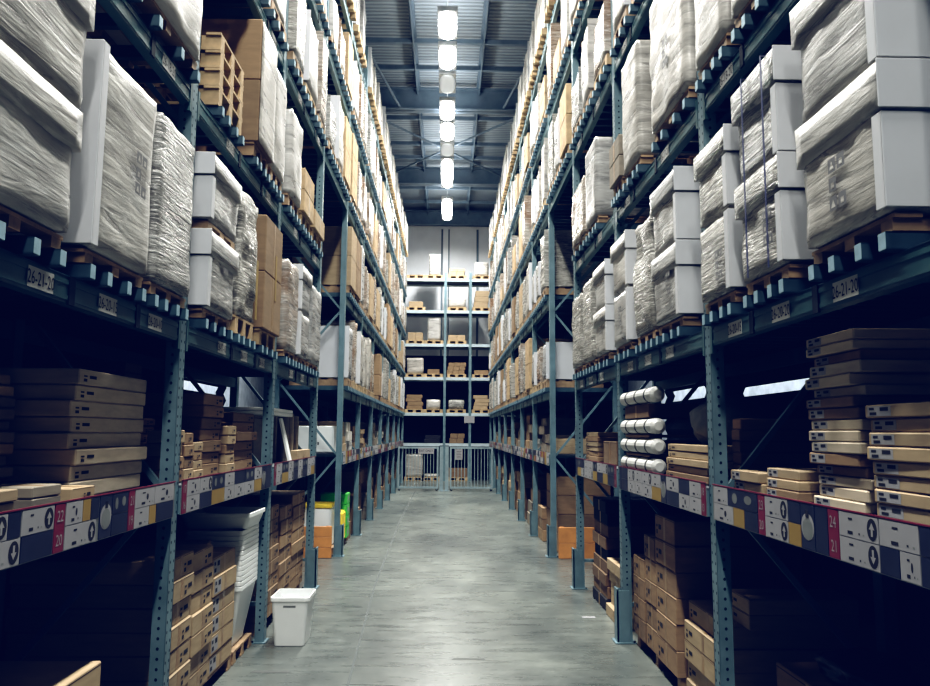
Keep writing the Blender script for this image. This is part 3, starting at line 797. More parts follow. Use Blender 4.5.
# ------------------------------------------------------------------ cartons and other stock on shelf and floor
def carton(s, xf, y0, y1, d, z, h, m, label, group, name='carton', mark=None, rot=0, cat='box', seam=True, open_top=False):
    """mark: ('label', end) white sticker or ('text', end) printing on the aisle face; end -1 near end, +1 far end"""
    w_ = y1 - y0; mb = MB(M[m], M['tape'], M['seam'])
    mb.cham(-d / 2, d / 2, -w_ / 2, w_ / 2, 0, h, min(.005, h * .12))
    fx = -s * d / 2
    if seam:
        if h > .09:
            mb.box(fx - s * .0006, fx + s * .0004, -.022, .022, h * .03, h * .97, 1)
        mb.box(-d / 2 + .01, d / 2 - .01, -.022, .022, h - .0003, h + .0004, 1)
        mb.box(fx - s * .0005, fx + s * .0004, -w_ / 2 + .006, w_ / 2 - .006, h * .93, h * .95, 2)
    o = mb.build(name); o.location = (s * (xf + d / 2), (y0 + y1) / 2, z + .0015); o.rotation_euler.z = rot
    tag(o, label, cat, group)
    if mark:
        kind, end = mark; e = end * (w_ / 2 - .02)
        sg = Sign(s, 0, 0, 0, M['paper'], M['ink'], M['ink_red']); sg.X = -d / 2 - .0008; sg.y = 0; sg.z = h / 2
        # reading direction runs towards -y on the right side and +y on the left
        ue = -s * e; dr = -1 if ue > 0 else 1
        if kind == 'label':
            lw = min(.14, w_ * .3); lh = h * .74
            a, b_ = (ue, ue + dr * lw); a, b_ = min(a, b_), max(a, b_)
            sg.slab(a, b_, -lh / 2, lh / 2, .0006)
            sg.rect(a + lw * .08, a + lw * .3, lh * .12, lh * .36, 1); sg.rect(a + lw * .1, a + lw * .4, -lh * .38, -lh * .1, 1); sg.rect(a + lw * .55, a + lw * .9, lh * .0, lh * .36, 1)
            sg.build('printed_label', o)
        else:
            a = ue + dr * .02; L = min(.12, w_ * .3)
            a0 = min(a, a + dr * L)
            sg.rect(a0, a0 + L * .26, -h * .3, -h * .12, 1); sg.rect(a0, a0 + L * .26, h * .0, h * .1, 1); sg.rect(a0 + L * .45, a0 + L, -h * .08, h * .12, 1 if kind == 'text' else 2)
            sg.build('printed_text', o)
    return o
def stack(s, xf, y0, y1, d, z, n, h, m, noun, phrase, group, mark=None, jx=.02, jy=.015, name='carton', seed=1, hv=0.0, seam=True, alt=None, rot=.012):
    r = random.Random(seed * 91 + 3); zz = z
    for k in range(n):
        hk = h * (1 + r.uniform(-hv, hv)); dx = r.uniform(0, jx); dy = r.uniform(-jy, jy)
        mm = m if not alt or r.random() > .35 else alt
        if n == 1: lab = f'{noun} {phrase}'
        else: lab = f'{noun}, {"topmost" if k == n - 1 else ORD[k]}{" from bottom" if 0 < k < n - 1 else ""}, {phrase}'
        for q in (('in the ', ''), ('the ', ''), (' long ', ' ')):
            if len(lab.split()) > 16: lab = lab.replace(*q)
        carton(s, xf + dx, y0 + dy, y1 + dy, d, zz, hk, mm, lab, group, name, mark, r.uniform(-rot, rot), seam=seam)
        zz += hk + .002
    return zz

GL, GR = 'boxes on the left hand-pick shelf', 'boxes on the right hand-pick shelf'
S_ = SHELF
# left shelf, first bay
stack(-1, 1.74, 2.3, 3.15, .5, S_, 11, .044, 'card_grey', 'thin flat carton', 'in the stack at the very near end of left shelf', GL, None, .04, .008, 'flat_carton', 1, alt='card_pale', seam=False)
stack(-1, 1.45, 2.3, 2.68, .22, S_, 2, .04, 'card_pale', 'pale flat carton', 'at the front edge of left shelf, nearest the camera', GL, None, .02, .01, 'flat_carton', 2)
stack(-1, 1.44, 2.74, 2.94, .24, S_, 2, .04, 'card_grey', 'small grey box', 'between the pale cartons and the tall flat-box pile', GL, None, .02, .01, 'flat_carton', 3)
stack(-1, 1.43, 3.0, 3.19, .3, S_, 1, .06, 'card_pale', 'single small pale box with dark print', 'lying before the tall pile on left shelf', GL, ('text', 1), 0, 0, 'flat_carton', 4)
stack(-1, 1.535, 3.24, 3.99, .8, S_, 8, .066, 'card_flat', 'long brown flat box', 'in the tall pile on left shelf before the first post', GL, ('text', -1), .03, .025, 'long_carton', 5, seam=False)
stack(-1, 1.66, 4.135, 4.42, .5, S_, 8, .042, 'card', 'small brown box', 'in the pile behind the first post, left shelf', GL, ('text', 1), .02, .012, 'carton', 6, alt='card_dark')
stack(-1, 1.86, 4.46, 4.70, .45, S_, 11, .06, 'card_dark', 'dark brown carton', 'in the tall rear pile behind first post, left shelf', GL, None, .02, .012, 'carton', 7)
# left shelf, second bay
for j, (a, b_) in enumerate(((4.2, 4.36), (4.38, 4.54), (4.56, 4.72))):
    stack(-1, 1.47, a, b_, .15, S_, 4, (.07, .066, .052)[j], 'card_pale', 'small square box', f'in the {("first", "second", "third")[j]} small column past the first post, left shelf', GL, ('text', 1), .015, .006, 'carton', 20 + j, alt='card')
stack(-1, 1.5, 4.78, 5.2, .75, S_, 7, .072, 'card', 'brown carton', 'in the tall column with dark ends, left shelf second bay', GL, ('text', 1), .03, .012, 'carton', 24)
stack(-1, 1.48, 5.25, 5.45, .4, S_, 5, .062, 'card_pale', 'small pale box', 'in the low column between two tall ones, left shelf', GL, ('text', 1), .02, .01, 'carton', 25, alt='card')
stack(-1, 1.5, 5.52, 6.1, .75, S_, 6, .068, 'card', 'brown carton', 'in the column before the second post, left shelf', GL, ('text', 1), .03, .015, 'carton', 26, alt='card_dark')
# left shelf, third bay: white panel on a box, plank, cardboard tubes
z = stack(-1, 1.62, 6.5, 7.1, .6, S_, 1, .42, 'card_grey', 'tall greyish carton', 'carrying white panels, left shelf third bay', GL, None, 0, 0, 'carton', 30)
for k in range(2):
    mb = MB(M['bin']); mb.cham(0, -.75, -.5, .5, 0, .03, .004); o = mb.build('white_board_sheet'); o.location = (-1.5, 7.0, z + .002); z += .033
    tag(o, f'{("lower", "upper")[k]} white panel lying on the tall greyish carton, left shelf', 'panel', 'white panels on the left shelf')
mb = MB(M['bin']); mb.bar((0, 0, 0), (-.1, 0, .4), .1, .02); o = mb.build('white_plank'); o.location = (-1.47, 7.28, S_ + .006); tag(o, 'narrow white plank leaning upright on the left shelf', 'plank')
for k in range(6):
    mb = MB(M['card_grey'], M['seam']); mb.tube((0, 0, 0), (0, 0, .42 + .02 * (k % 3)), .055, n=16); mb.tube((0, 0, .4 + .02 * (k % 3)), (0, 0, .4205 + .02 * (k % 3)), .045, n=16, mi=1)
    o = mb.build('cardboard_tube'); o.location = (-1.58 - .13 * (k % 2), 7.45 + .125 * k, S_ + .002)
    tag(o, f'brown cardboard tube standing on end, {NTH[k]} from the near end, left shelf third bay', 'tube', 'cardboard tubes on the left shelf')
stack(-1, 1.44, 7.5, 8.15, .07, S_, 1, .1, 'card_pale', 'low pale tray box', 'in front of the cardboard tubes, left shelf', GL, None, 0, 0, 'tray_box', 31)
# right shelf, first bay
stack(1, 1.5, 2.03, 2.71, .75, S_, 8, .047, 'card_pale', 'long flat box with white label', 'in the pile at the near end, right shelf', GR, ('label', 1), .02, .018, 'long_carton', 40, seam=False)
stack(1, 1.5, 2.77, 3.15, .6, S_, 16, .0405, 'card_flat', 'thin brown flat box', 'in the tall uneven pile on right shelf', GR, ('label', 1), .035, .03, 'flat_carton', 41, hv=.12, seam=False, rot=.03, alt='card')
stack(1, 1.47, 3.22, 3.54, .5, S_, 3, .042, 'card', 'small flat carton', 'in the low pile beside the tall uneven one, right shelf', GR, ('label', 1), .02, .01, 'flat_carton', 42, alt='card_pale')
stack(1, 1.47, 3.6, 3.95, .5, S_, 2, .05, 'card_pale', 'small pale flat carton', 'in the pair next to the first post, right shelf', GR, ('label', 1), .02, .01, 'flat_carton', 43)
# right shelf, second bay
ztop = stack(1, 1.46, 4.3, 5.1, .6, S_, 5, .042, 'card_pale', 'long pale brown carton', 'in the low pile past the first post, right shelf', GR, ('text', 1), .02, .02, 'long_carton', 44, alt='card')
stack(1, 1.6, 4.16, 4.28, .5, S_, 6, .06, 'card', 'narrow brown carton', 'in the pile just behind the first post, right shelf', GR, None, .01, .004, 'carton', 45)
zz = S_
for k in range(4):
    mb = MB(M['bin'], M['tie']); r = .055
    mb.tube((0, -.48, r), (0, .48, r), r, n=18)
    for t in (-.3, -.02, .27): mb.tube((0, t - .012, r), (0, t + .012, r), r + .0025, n=18, mi=1, caps=False)
    root = empty('film_roll', (1.46, 5.72, zz + .003)); 
    b0 = MB(M['roll']); b0.tube((0, -.455, r), (0, .455, r), r, n=18, caps=False); b0.tube((0, -.455, r), (0, -.48, r), r, r * .55, n=18); b0.tube((0, .455, r), (0, .48, r), r, r * .55, n=18); b0.build('roll_body', root, False)
    for t in (-.3, -.02, .27):
        q = MB(M['tie']); q.tube((0, t - .012, r), (0, t + .012, r), r + .003, n=18); q.build('dark_tie', root)
    tag(root, f'white wrapped roll with dark ties, {("lowest", "second from the bottom", "third from the bottom", "topmost")[k]}, right shelf second bay', 'roll', 'white rolls on the right shelf')
    zz += 2 * r + .008
    if k < 3:
        hk = (.018, .02, .1)[k]
        carton(1, 1.43, 5.4, 6.1, .6, zz, hk, ('card', 'card', 'card_dark')[k], f'{("lowest", "middle", "topmost")[k]} brown layer packed between the white rolls, right shelf', GR, 'packing_board' if k < 2 else 'carton'); zz += hk + .003
def blob(name, loc, sx, sy, sz, m, seed, label, cat, amp=.18):
    bm = bmesh.new(); bmesh.ops.create_icosphere(bm, subdivisions=4, radius=1)
    for v in bm.verts:
        p = v.co.copy(); k = 1 + amp * noise.noise(p * 1.7 + Vector((seed, 0, 0))) + amp * .5 * noise.noise(p * 4.5 + Vector((0, seed, 0)))
        q = p * k
        q = Vector((math.copysign(abs(q.x) ** .8, q.x) * sx, math.copysign(abs(q.y) ** .8, q.y) * sy, q.z * sz))
        v.co = q
    lo = min(v.co.z for v in bm.verts)
    for v in bm.verts: v.co.z = max(v.co.z, lo * .72) - lo * .72
    me = bpy.data.meshes.new(name); bm.to_mesh(me); bm.free(); me.materials.append(M[m])
    me.polygons.foreach_set('use_smooth', [True] * len(me.polygons))
    o = link(name, me); o.location = loc; tag(o, label, cat); return o
blob('plastic_bag', (1.78, 4.82, ztop + .003), .22, .24, .17, 'grey', 3, 'dark grey bulging bag on the low carton pile beside the white rolls', 'bag')
# right shelf, third bay
stack(1, 1.5, 7.68, 8.3, .6, S_, 6, .048, 'card', 'brown flat carton', 'in the pile by the end post, right shelf third bay', GR, ('text', 1), .02, .015, 'flat_carton', 46, alt='card_pale')
stack(1, 1.52, 6.85, 7.4, .6, S_, 1, .21, 'card', 'square brown carton', 'alone beside the white rolls, right shelf third bay', GR, None, 0, 0, 'carton', 47)
stack(1, 1.52, 6.36, 6.75, .6, S_, 3, .075, 'card_dark', 'dark carton', 'in the short pile past the second post, right shelf', GR, None, .02, .01, 'carton', 48)

# floor stock
def floor_pallet(s, y0, y1, label, xf=1.5, depth=.82):
    return pallet(s, y0, y1, 0, label, 'pallets on the floor under the racks', depth=depth, h=.09, near=True, xf=xf)
FL, FR = 'boxes on the floor under the left shelf', 'boxes on the floor under the right shelf'
stack(-1, 1.46, 2.25, 3.44, .85, .0, 3, .222, 'card_pale', 'large pale carton', 'in the floor pile at the near end, left side', FL, None, .02, .01, 'carton', 60)
floor_pallet(-1, 4.2, 5.62, 'pine pallet on the floor under the stacked cartons, left side second bay', 1.5)
FZ = .094
stack(-1, 1.46, 4.22, 4.62, .84, FZ, 7, .121, 'card_pale', 'long carton end', 'in the nearest floor column past first post, left side', FL, ('text', 1), .03, .006, 'long_carton', 61)
stack(-1, 1.47, 4.65, 5.05, .84, FZ, 7, .117, 'card_pale', 'long carton end', 'in the middle floor column past first post, left side', FL, ('text', 1), .03, .006, 'long_carton', 62)
zc = stack(-1, 1.48, 5.08, 5.6, .84, FZ, 6, .121, 'card_pale', 'carton with white label', 'in the floor column beside the bins, left side', FL, ('label', -1), .02, .006, 'long_carton', 63)
carton(-1, 1.6, 5.1, 5.42, .4, zc, .07, 'card_pale', 'loose pale box lying on the floor column beside the white bins', FL, 'carton', None, .12)
# nested white bins
def bin_mesh(w0, w1, d0, d1, h, name='storage_bin', lid=0.0):
    """tapered open tub with rolled rim: w along x, d along y"""
    bm = bmesh.new()
    def ring(w_, d, z, r=.03, n=4):
        vs = []
        for cx, cy, a0 in ((1, 1, 0), (-1, 1, 1), (-1, -1, 2), (1, -1, 3)):
            for i in range(n + 1):
                t = (a0 + i / n) * math.pi / 2
                vs.append(bm.verts.new((cx * (w_ / 2 - r) + r * math.cos(t), cy * (d / 2 - r) + r * math.sin(t), z)))
        return vs
    rs = [ring(w0 - .03, d0 - .03, 0), ring(w0, d0, .002), ring(w1, d1, h - .03), ring(w1 + .016, d1 + .016, h - .03), ring(w1 + .016, d1 + .016, h - .004), ring(w1 + .01, d1 + .01, h), ring(w1 - .001, d1 - .001, h), ring(w0 - .001, d0 - .001, .004), ring(w0 - .03, d0 - .03, .003)]
    for a, b_ in zip(rs, rs[1:]):
        for i in range(len(a)): bm.faces.new((a[i], a[(i + 1) % len(a)], b_[(i + 1) % len(a)], b_[i]))
    bm.faces.new(rs[0][::-1]); bm.faces.new(rs[-1])
    bmesh.ops.recalc_face_normals(bm, faces=bm.faces)
    me = bpy.data.meshes.new(name); bm.to_mesh(me); bm.free(); me.materials.append(M['bin']); return me
bmsh = bin_mesh(.235, .285, .29, .34, .37)
o = link('storage_bin', bmsh); o.location = (-1.205, 6.3, .002); tag(o, 'single white plastic bin standing on the concrete in the aisle', 'bin')
hb = MB(M['grey']); hb.cham(-.05, .05, -.168, -.158, .29, .31, .003); hb.build('hand_grip', o)
floor_pallet(-1, 5.66, 6.19, 'pine pallet on the floor under the nested white bins, left side', 1.5)
nest = bin_mesh(.27, .41, .33, .48, .44)
for k in range(12):
    o = link('storage_bin', nest); o.location = (-1.68, 5.94, FZ + .0 + .036 * k); tag(o, f'white plastic bin nested in the stack by second post, {ORD[k]}{" from the bottom" if k else ""}', 'bin', 'nested white bins')
tub = bin_mesh(.44, .5, .4, .46, .12, 'storage_tub')
o = link('storage_tub', tub); o.location = (-1.68, 5.94, FZ + .036 * 11 + .445); tag(o, 'shallow white tub on top of the nested white bins', 'tub')
# left floor third bay
floor_pallet(-1, 6.45, 8.25, 'pine pallet under three carton columns on the floor, left side third bay', 1.52)
stack(-1, 1.48, 6.45, 7.0, .8, FZ, 8, .112, 'card', 'brown carton', 'in the first of three floor columns, left third bay', FL, ('text', 1), .02, .01, 'carton', 64)
stack(-1, 1.48, 7.05, 7.55, .8, FZ, 7, .122, 'card', 'brown carton', 'in the middle of three floor columns, left third bay', FL, ('text', 1), .02, .01, 'carton', 65)
stack(-1, 1.48, 7.6, 8.25, .8, FZ, 8, .115, 'card', 'brown carton', 'in the last of three floor columns, left third bay', FL, ('text', 1), .02, .01, 'carton', 66)
# right floor
z = stack(1, 1.6, 3.15, 3.8, .75, 0, 2, .28, 'card', 'brown carton', 'in the floor pair under the black bag, right side', FR, ('text', 1), .01, .005, 'carton', 70)
blob('plastic_bag', (1.86, 3.45, z + .003), .18, .24, .07, 'black', 6, 'shiny black bag lying on the floor carton pair, right side', 'bag', .22)
blob('plastic_bag', (2.0, 2.5, .002), .36, .32, .42, 'black', 9, 'big dark rounded bag on the floor under the right shelf near end', 'bag', .1)
stack(1, 1.5, 4.3, 5.0, .84, .0, 5, .118, 'card_pale', 'long pale flat carton', 'in the stepped floor pile past first post, right side', FR, ('text', 1), .07, .03, 'long_carton', 71, rot=.0)
stack(1, 1.62, 4.2, 4.5, .6, .603, 2, .08, 'card_pale', 'short pale carton', 'on top of the stepped floor pile, right side', FR, ('text', 1), .03, .01, 'carton', 72)
floor_pallet(1, 5.08, 6.2, 'pine pallet under the big carton columns, right side second bay', 1.52)
stack(1, 1.49, 5.06, 5.52, .84, FZ, 6, .163, 'card', 'big square carton', 'in the tallest floor column, right side second bay', FR, ('text', 1), .015, .006, 'carton', 73)
stack(1, 1.49, 5.54, 5.84, .84, FZ, 5, .16, 'card', 'square carton', 'in the middle floor column, right side second bay', FR, ('text', 1), .015, .006, 'carton', 74)
stack(1, 1.49, 5.87, 6.2, .84, FZ, 4, .15, 'card', 'square carton', 'in the lowest floor column before second post, right side', FR, ('text', 1), .015, .006, 'carton', 75)
stack(1, 1.5, 7.3, 7.95, .8, 0, 9, .11, 'card_dark', 'dark flat box', 'in the dark floor pile, right side third bay', FR, None, .03, .01, 'flat_carton', 76, alt='card_black')
stack(1, 1.48, 6.6, 7.22, .8, 0, 5, .1, 'card_pale', 'pale flat carton', 'in the low floor pile, right side third bay', FR, None, .05, .02, 'flat_carton', 77)
mb = MB(M['paper']); mb.box(-.06, .06, -.025, .025, 0, .001); o = mb.build('paper_slip'); o.location = (1.3, 7.1, .001); tag(o, 'small white paper slip lying on the concrete by right rack', 'paper slip')

# far rack ends: plank guards, panels, coloured goods
def plank_guard(s, xa, xb, y, z0, z1, n, label, m='ply'):
    root = empty('plank_guard', (s * xa, y, z0)); tag(root, label, 'wooden guard'); h = (z1 - z0) / n
    for k in range(n):
        mb = MB(M[m]); mb.cham(0, s * (xb - xa), -.02, .02, k * h + .001, (k + 1) * h - .003, .003); mb.build('plank', root)
    mb = MB(M[m]); mb.box(s * .02, s * .08, .021, .06, 0, z1 - z0); mb.build('batten', root)
    return root
plank_guard(-1, 1.5, 2.25, 10.32, .002, .41, 3, 'orange plank guard at the foot of the left far rack')
plank_guard(1, 1.5, 2.25, 10.32, .002, .41, 2, 'orange plank guard at the foot of the right far rack')
for k in range(4):
    carton(1, 1.55, 10.75, 11.9, .75, .012 + k * .26, .255, 'card', f'wide brown panel carton, {("lowest", "second from the bottom", "third from the bottom", "topmost")[k]}, behind right plank guard', FR, 'panel_carton', None)
# left first far bay: white tub, yellow bag, green boxes
z = .0
floor_pallet(-1, 10.6, 11.7, 'pine pallet under the white, yellow and green goods, left far rack', 1.5)
mb = MB(M['bin'], M['sun']); mb.cham(0, -.6, -.22, .22, 0, .52, .02); o = mb.build('storage_box'); o.location = (-1.56, 10.84, FZ); tag(o, 'white box with yellow lid behind the left plank guard', 'box')
mb = MB(M['sun']); mb.cham(.01, -.61, -.23, .23, .521, .57, .008); mb.build('lid', o)
for k in range(2):
    mb = MB(M['sun'], M['paper']); mb.cham(0, -.25, -.09, .09, 0, .42, .03); mb.tube((-.12, 0, .42), (-.12, 0, .47), .03, n=10); o = mb.build('yellow_jug'); o.location = (-1.47, 11.17 + .2 * k, FZ); tag(o, f'{("nearer", "farther")[k]} yellow jug between white box and green boxes, left far rack', 'jug', 'yellow jugs')
for k in range(4):
    mb = MB(M['green'], M['paper']); mb.cham(0, -.4, -.16, .16, 0, .16, .01); mb.box(.0006, -.001, -.06, .06, .05, .11, 1); o = mb.build('green_box'); o.location = (-1.46, 11.66, FZ + .163 * k); tag(o, f'green box with white label, {("lowest", "second from the bottom", "third from the bottom", "topmost")[k]}, in left far rack', 'box', 'green boxes')
mb = MB(M['bin'], M['ink']); mb.cham(0, -.55, -.25, .25, 0, .36, .01)
for x in (-.2, -.25): mb.box(x, x - .02, -.2506, -.2494, .1, .14, 1)
o = mb.build('filing_box'); o.location = (-1.55, 10.84, S_ + .002); tag(o, 'pale grey box with dark hooks on shelf end, left far rack', 'box')

# far bays: mixed cartons
NOUN = {'card': 'brown carton', 'card_pale': 'pale carton', 'card_dark': 'dark carton', 'card_grey': 'greyish carton', 'card_white': 'white carton'}
fr = random.Random(21)
for s in (-1, 1):
    for b_ in range(7):
        ya, yb = far_ys_f[b_] + .13, far_ys_f[b_ + 1] - .13
        for lvl, z0 in (('shelf', S_), ('floor', 0.0)):
            y = ya + (1.3 if (b_ == 0 and (s < 0 or lvl == 'floor')) else 0)
            if b_ == 0 and s < 0 and lvl == 'shelf': y = ya + .55
            j = 0
            while y < yb - .3:
                w_ = min(fr.uniform(.4, .75), yb - y); n = fr.choice((2, 3, 4)); h = fr.uniform(.07, .16) if lvl == 'shelf' else fr.uniform(.16, .26)
                m = fr.choice(('card', 'card', 'card_pale', 'card_grey', 'card_white' if lvl == 'shelf' else 'card_dark'))
                stack(s, 1.47 + fr.uniform(0, .06), y, y + w_ - .03, .7, z0, n, h, m, NOUN[m], f'{NTH[j]} {lvl} pile in {NTH[b_]} bay, {SIDE[s]} far rack', f'boxes on the {lvl} of the {SIDE[s]} far rack', None, .05, .008, 'carton', b_ * 31 + j * 7 + (3 if s > 0 else 1), hv=.0)
                y += w_; j += 1

# ------------------------------------------------------------------ gate and end rack
def gate_leaf(x0, x1, label):
    root = empty('steel_gate', ((x0 + x1) / 2, 22.0, 0)); tag(root, label, 'gate', 'aisle gate leaves'); hw = (x1 - x0) / 2
    mb = MB(M['galv'])
    for z0, z1 in ((.07, .12), (1.19, 1.24)): mb.box(-hw, hw, -.025, .025, z0, z1)
    for x in (-hw, hw - .05): mb.box(x, x + .05, -.025, .025, .12, 1.19)
    mb.build('gate_frame', root)
    n = 11
    for k in range(n):
        x = -hw + .05 + (2 * hw - .1) * (k + 1) / (n + 1); q = MB(M['galv']); q.box(x - .01, x + .01, -.01, .01, .121, 1.189); q.build('vertical_bar', root)
    for x in (-hw + .05, hw - .05):
        q = MB(M['black'], M['galv']); q.tube((x, -.018, .0355), (x, .018, .0355), .035, n=14); q.box(x - .012, x + .012, -.024, .024, .04, .069, 1); q.build('caster', root)
    return root
gl = gate_leaf(-1.38, -.22, 'left leaf of the grey barred gate across the aisle end')
gr = gate_leaf(.1, 1.33, 'right leaf of the grey barred gate across the aisle end')
for i, (x, t) in enumerate(((-.14, 'left'), (.02, 'right'))):
    mb = MB(M['galv'], M['black']); mb.box(x - .05, x + .05, 21.95, 22.05, .01, 1.26); mb.box(x - .08, x + .08, 21.92, 22.08, .001, .0095); mb.box(x - .055, x + .055, 21.945, 22.055, 1.261, 1.28, 1)
    o = mb.build('gate_post'); tag(o, f'{t} one of two square grey gate posts amid the aisle end', 'post')
def front_sign(name, xc, zc, w_, h, y, lines, label, m='paper', txt_h=.07):
    root = empty(name, (xc, y, zc - h / 2)); tag(root, label, 'sign')
    mb = MB(M[m]); mb.box(-w_ / 2, w_ / 2, -.004, .004, 0, h); mb.build('board', root)
    if lines:
        mb = MB(M['ink'])
        for i, l in enumerate(lines):
            vs, fs = glyphs(l); ww = max(p[0] for p in vs); hh = max(p[1] for p in vs); k = txt_h / hh; sq = min(1, (w_ - .06) / (ww * k))
            vc = h - (i + .5) * h / len(lines)
            mb.add([((p[0] - ww / 2) * k * sq, -.0048, vc + (p[1] - hh / 2) * k) for p in vs], fs)
        mb.build('lettering', root)
    return root
front_sign('gate_sign', -.58, 1.13, .46, .17, 21.965, ['EXIT ONLY'], 'white EXIT ONLY sign on the left gate leaf')
nt_ = front_sign('notice_sign', .36, 1.03, .21, .3, 21.965, [], 'white paper notice hanging on the right gate leaf')
mb = MB(M['ink'])
for k in range(5): mb.box(-.07, .07 - .02 * (k % 2), -.0052, -.0046, .05 + .045 * k, .06 + .045 * k)
mb.build('printed_text', nt_)
# floor-level rack across the aisle end
ER = [1.18, 2.22, 3.45, 4.62, 5.8, 6.94]
YE = 26.4
er = empty('pallet_rack', (0, YE, 0)); tag(er, 'blue-grey pallet rack across the far end behind the gate', 'pallet rack')
for x in (-2.2, -.08, .8, 2.9):
    for yy in (0, .95):
        mb = MB(M['rack']); mb.box(x - .045, x + .045, yy, yy + .07, 0, 7.25); mb.build('upright', er)
    k = 0
    for z in range(6):
        mb = MB(M['rack']); mb.bar((x, .07, .4 + z * 1.1), (x, .95, 1.4 + z * 1.1), .03, .03); mb.build('brace', er)
for z in ER:
    for xa, xb in ((-2.155, -.125), (-.035, .755), (.845, 2.855)):
        for yy in (0.005, .96):
            mb = MB(M['pale_beam']); mb.box(xa, xb, yy, yy + .05, z, z + .1); mb.build('beam', er)
        mb = MB(M['deck']); mb.box(xa, xb, .06, .955, z + .06, z + .098); mb.build('shelf', er)
mb = MB(M['panel']); mb.box(-2.2, 2.9, 1.05, 1.06, 0, 4.4); mb.build('dark_backdrop', er)
def end_pallet(xc, z, w_, label):
    mb = MB(M['wood_y'])
    mb.box(-w_ / 2, w_ / 2, 0, .8, .1, .125)
    for x in (-w_ / 2, -.05, w_ / 2 - .1): mb.box(x, x + .1, 0, .8, .02, .0995)
    mb.box(-w_ / 2, w_ / 2, 0, .8, 0, .0195)
    o = mb.build('wooden_pallet'); o.location = (xc, YE + .06, z + .002); tag(o, label, 'pallet', 'pallets on the end rack'); return z + .129
ROWN = ['shelf', 'first', 'second', 'third', 'fourth', 'top']
def end_load(xc, row, w_, h, m, desc, rows=1, pal=True, cols=1):
    z = (ER[row] + .1) if row >= 0 else 0
    ln = ('on the floor' if row < 0 else f'on the {ROWN[row]} level' if row else 'on the low shelf') + ' of the end rack'
    if pal: z = end_pallet(xc, z, .66, f'pine pallet under the {desc}, {ln}')
    if m.startswith('wrap'):
        o = film_body('wrapped_load', None, 1, .8, w_, h, M[m], step=.1, amp=.015, seed=int(xc * 10) + row); o.location = (xc - w_ / 2, YE + .5, z + .002); o.name = 'wrapped_load'
    else:
        mb = MB(M[m], M['tape']); hh = h / rows
        for r in range(rows):
            sh = .03 * ((r * 7 + int(xc * 10)) % 3 - 1) if rows > 1 else 0
            for c in range(cols): mb.cham(-w_ / 2 + c * w_ / cols + sh, -w_ / 2 + (c + 1) * w_ / cols - .006 + sh, 0, .7, r * hh, (r + 1) * hh - .006, .006)
        o = mb.build('carton_load'); o.location = (xc, YE + .1, z + .002)
    tag(o, f'{desc}, {ln}', 'pallet load', 'loads on the end rack')
for a in [(-1.12, 5, .5, .02, 'card_dark', 'nearly empty flat load'), (-.47, 5, .42, .78, 'wrap_w', 'tall white load'), (.33, 5, .55, .26, 'card_pale', 'low pale cartons', 2, True, 2), (1.2, 5, .5, .5, 'wrap_w', 'mid-height white load'),
          (-1.12, 4, .5, .2, 'card_pale', 'low pale carton load'), (.33, 4, .62, .36, 'wrap_w', 'white bundled load'), (1.2, 4, .5, .6, 'card_pale', 'pale carton block', 3),
          (-1.12, 3, .52, .28, 'card_pale', 'broad pale cartons', 1, True, 2), (-.47, 3, .48, .8, 'wrap_w', 'tall pinkish white load'), (.33, 3, .6, .2, 'card_pale', 'flat pale cartons', 1, True, 2),
          (-1.12, 2, .6, .56, 'wrap_w', 'square white load'), (-.47, 2, .42, .16, 'card', 'small brown carton'), (.33, 2, .62, .4, 'card', 'stepped brown carton load', 3, True, 3), (1.2, 2, .5, .14, 'card', 'flat brown carton load'),
          (-1.12, 1, .55, .5, 'card', 'leaning brown carton load', 4), (-.47, 1, .5, .34, 'wrap_w', 'low white sack load'), (.33, 1, .56, .34, 'wrap_b', 'grey-green sack load'), (1.2, 1, .5, .5, 'card_pale', 'stacked pale cartons', 4),
          (-.5, 0, .55, .28, 'card_black', 'dark carton pair', 2, False), (.38, 0, .5, .34, 'card', 'brown carton pair', 2, False, 2),
          (-1.1, -1, .6, .78, 'wrap_a', 'wrapped white tins'), (-.5, -1, .5, .1, 'wrap_w', 'thin white sheet pack'), (.4, -1, .66, .3, 'card_dark', 'low brown crate')]:
    end_load(*a)
front_sign('rack_sign', .78, 2.1, .36, .24, YE - .02, [], 'blank pale sign hung on the end rack post')

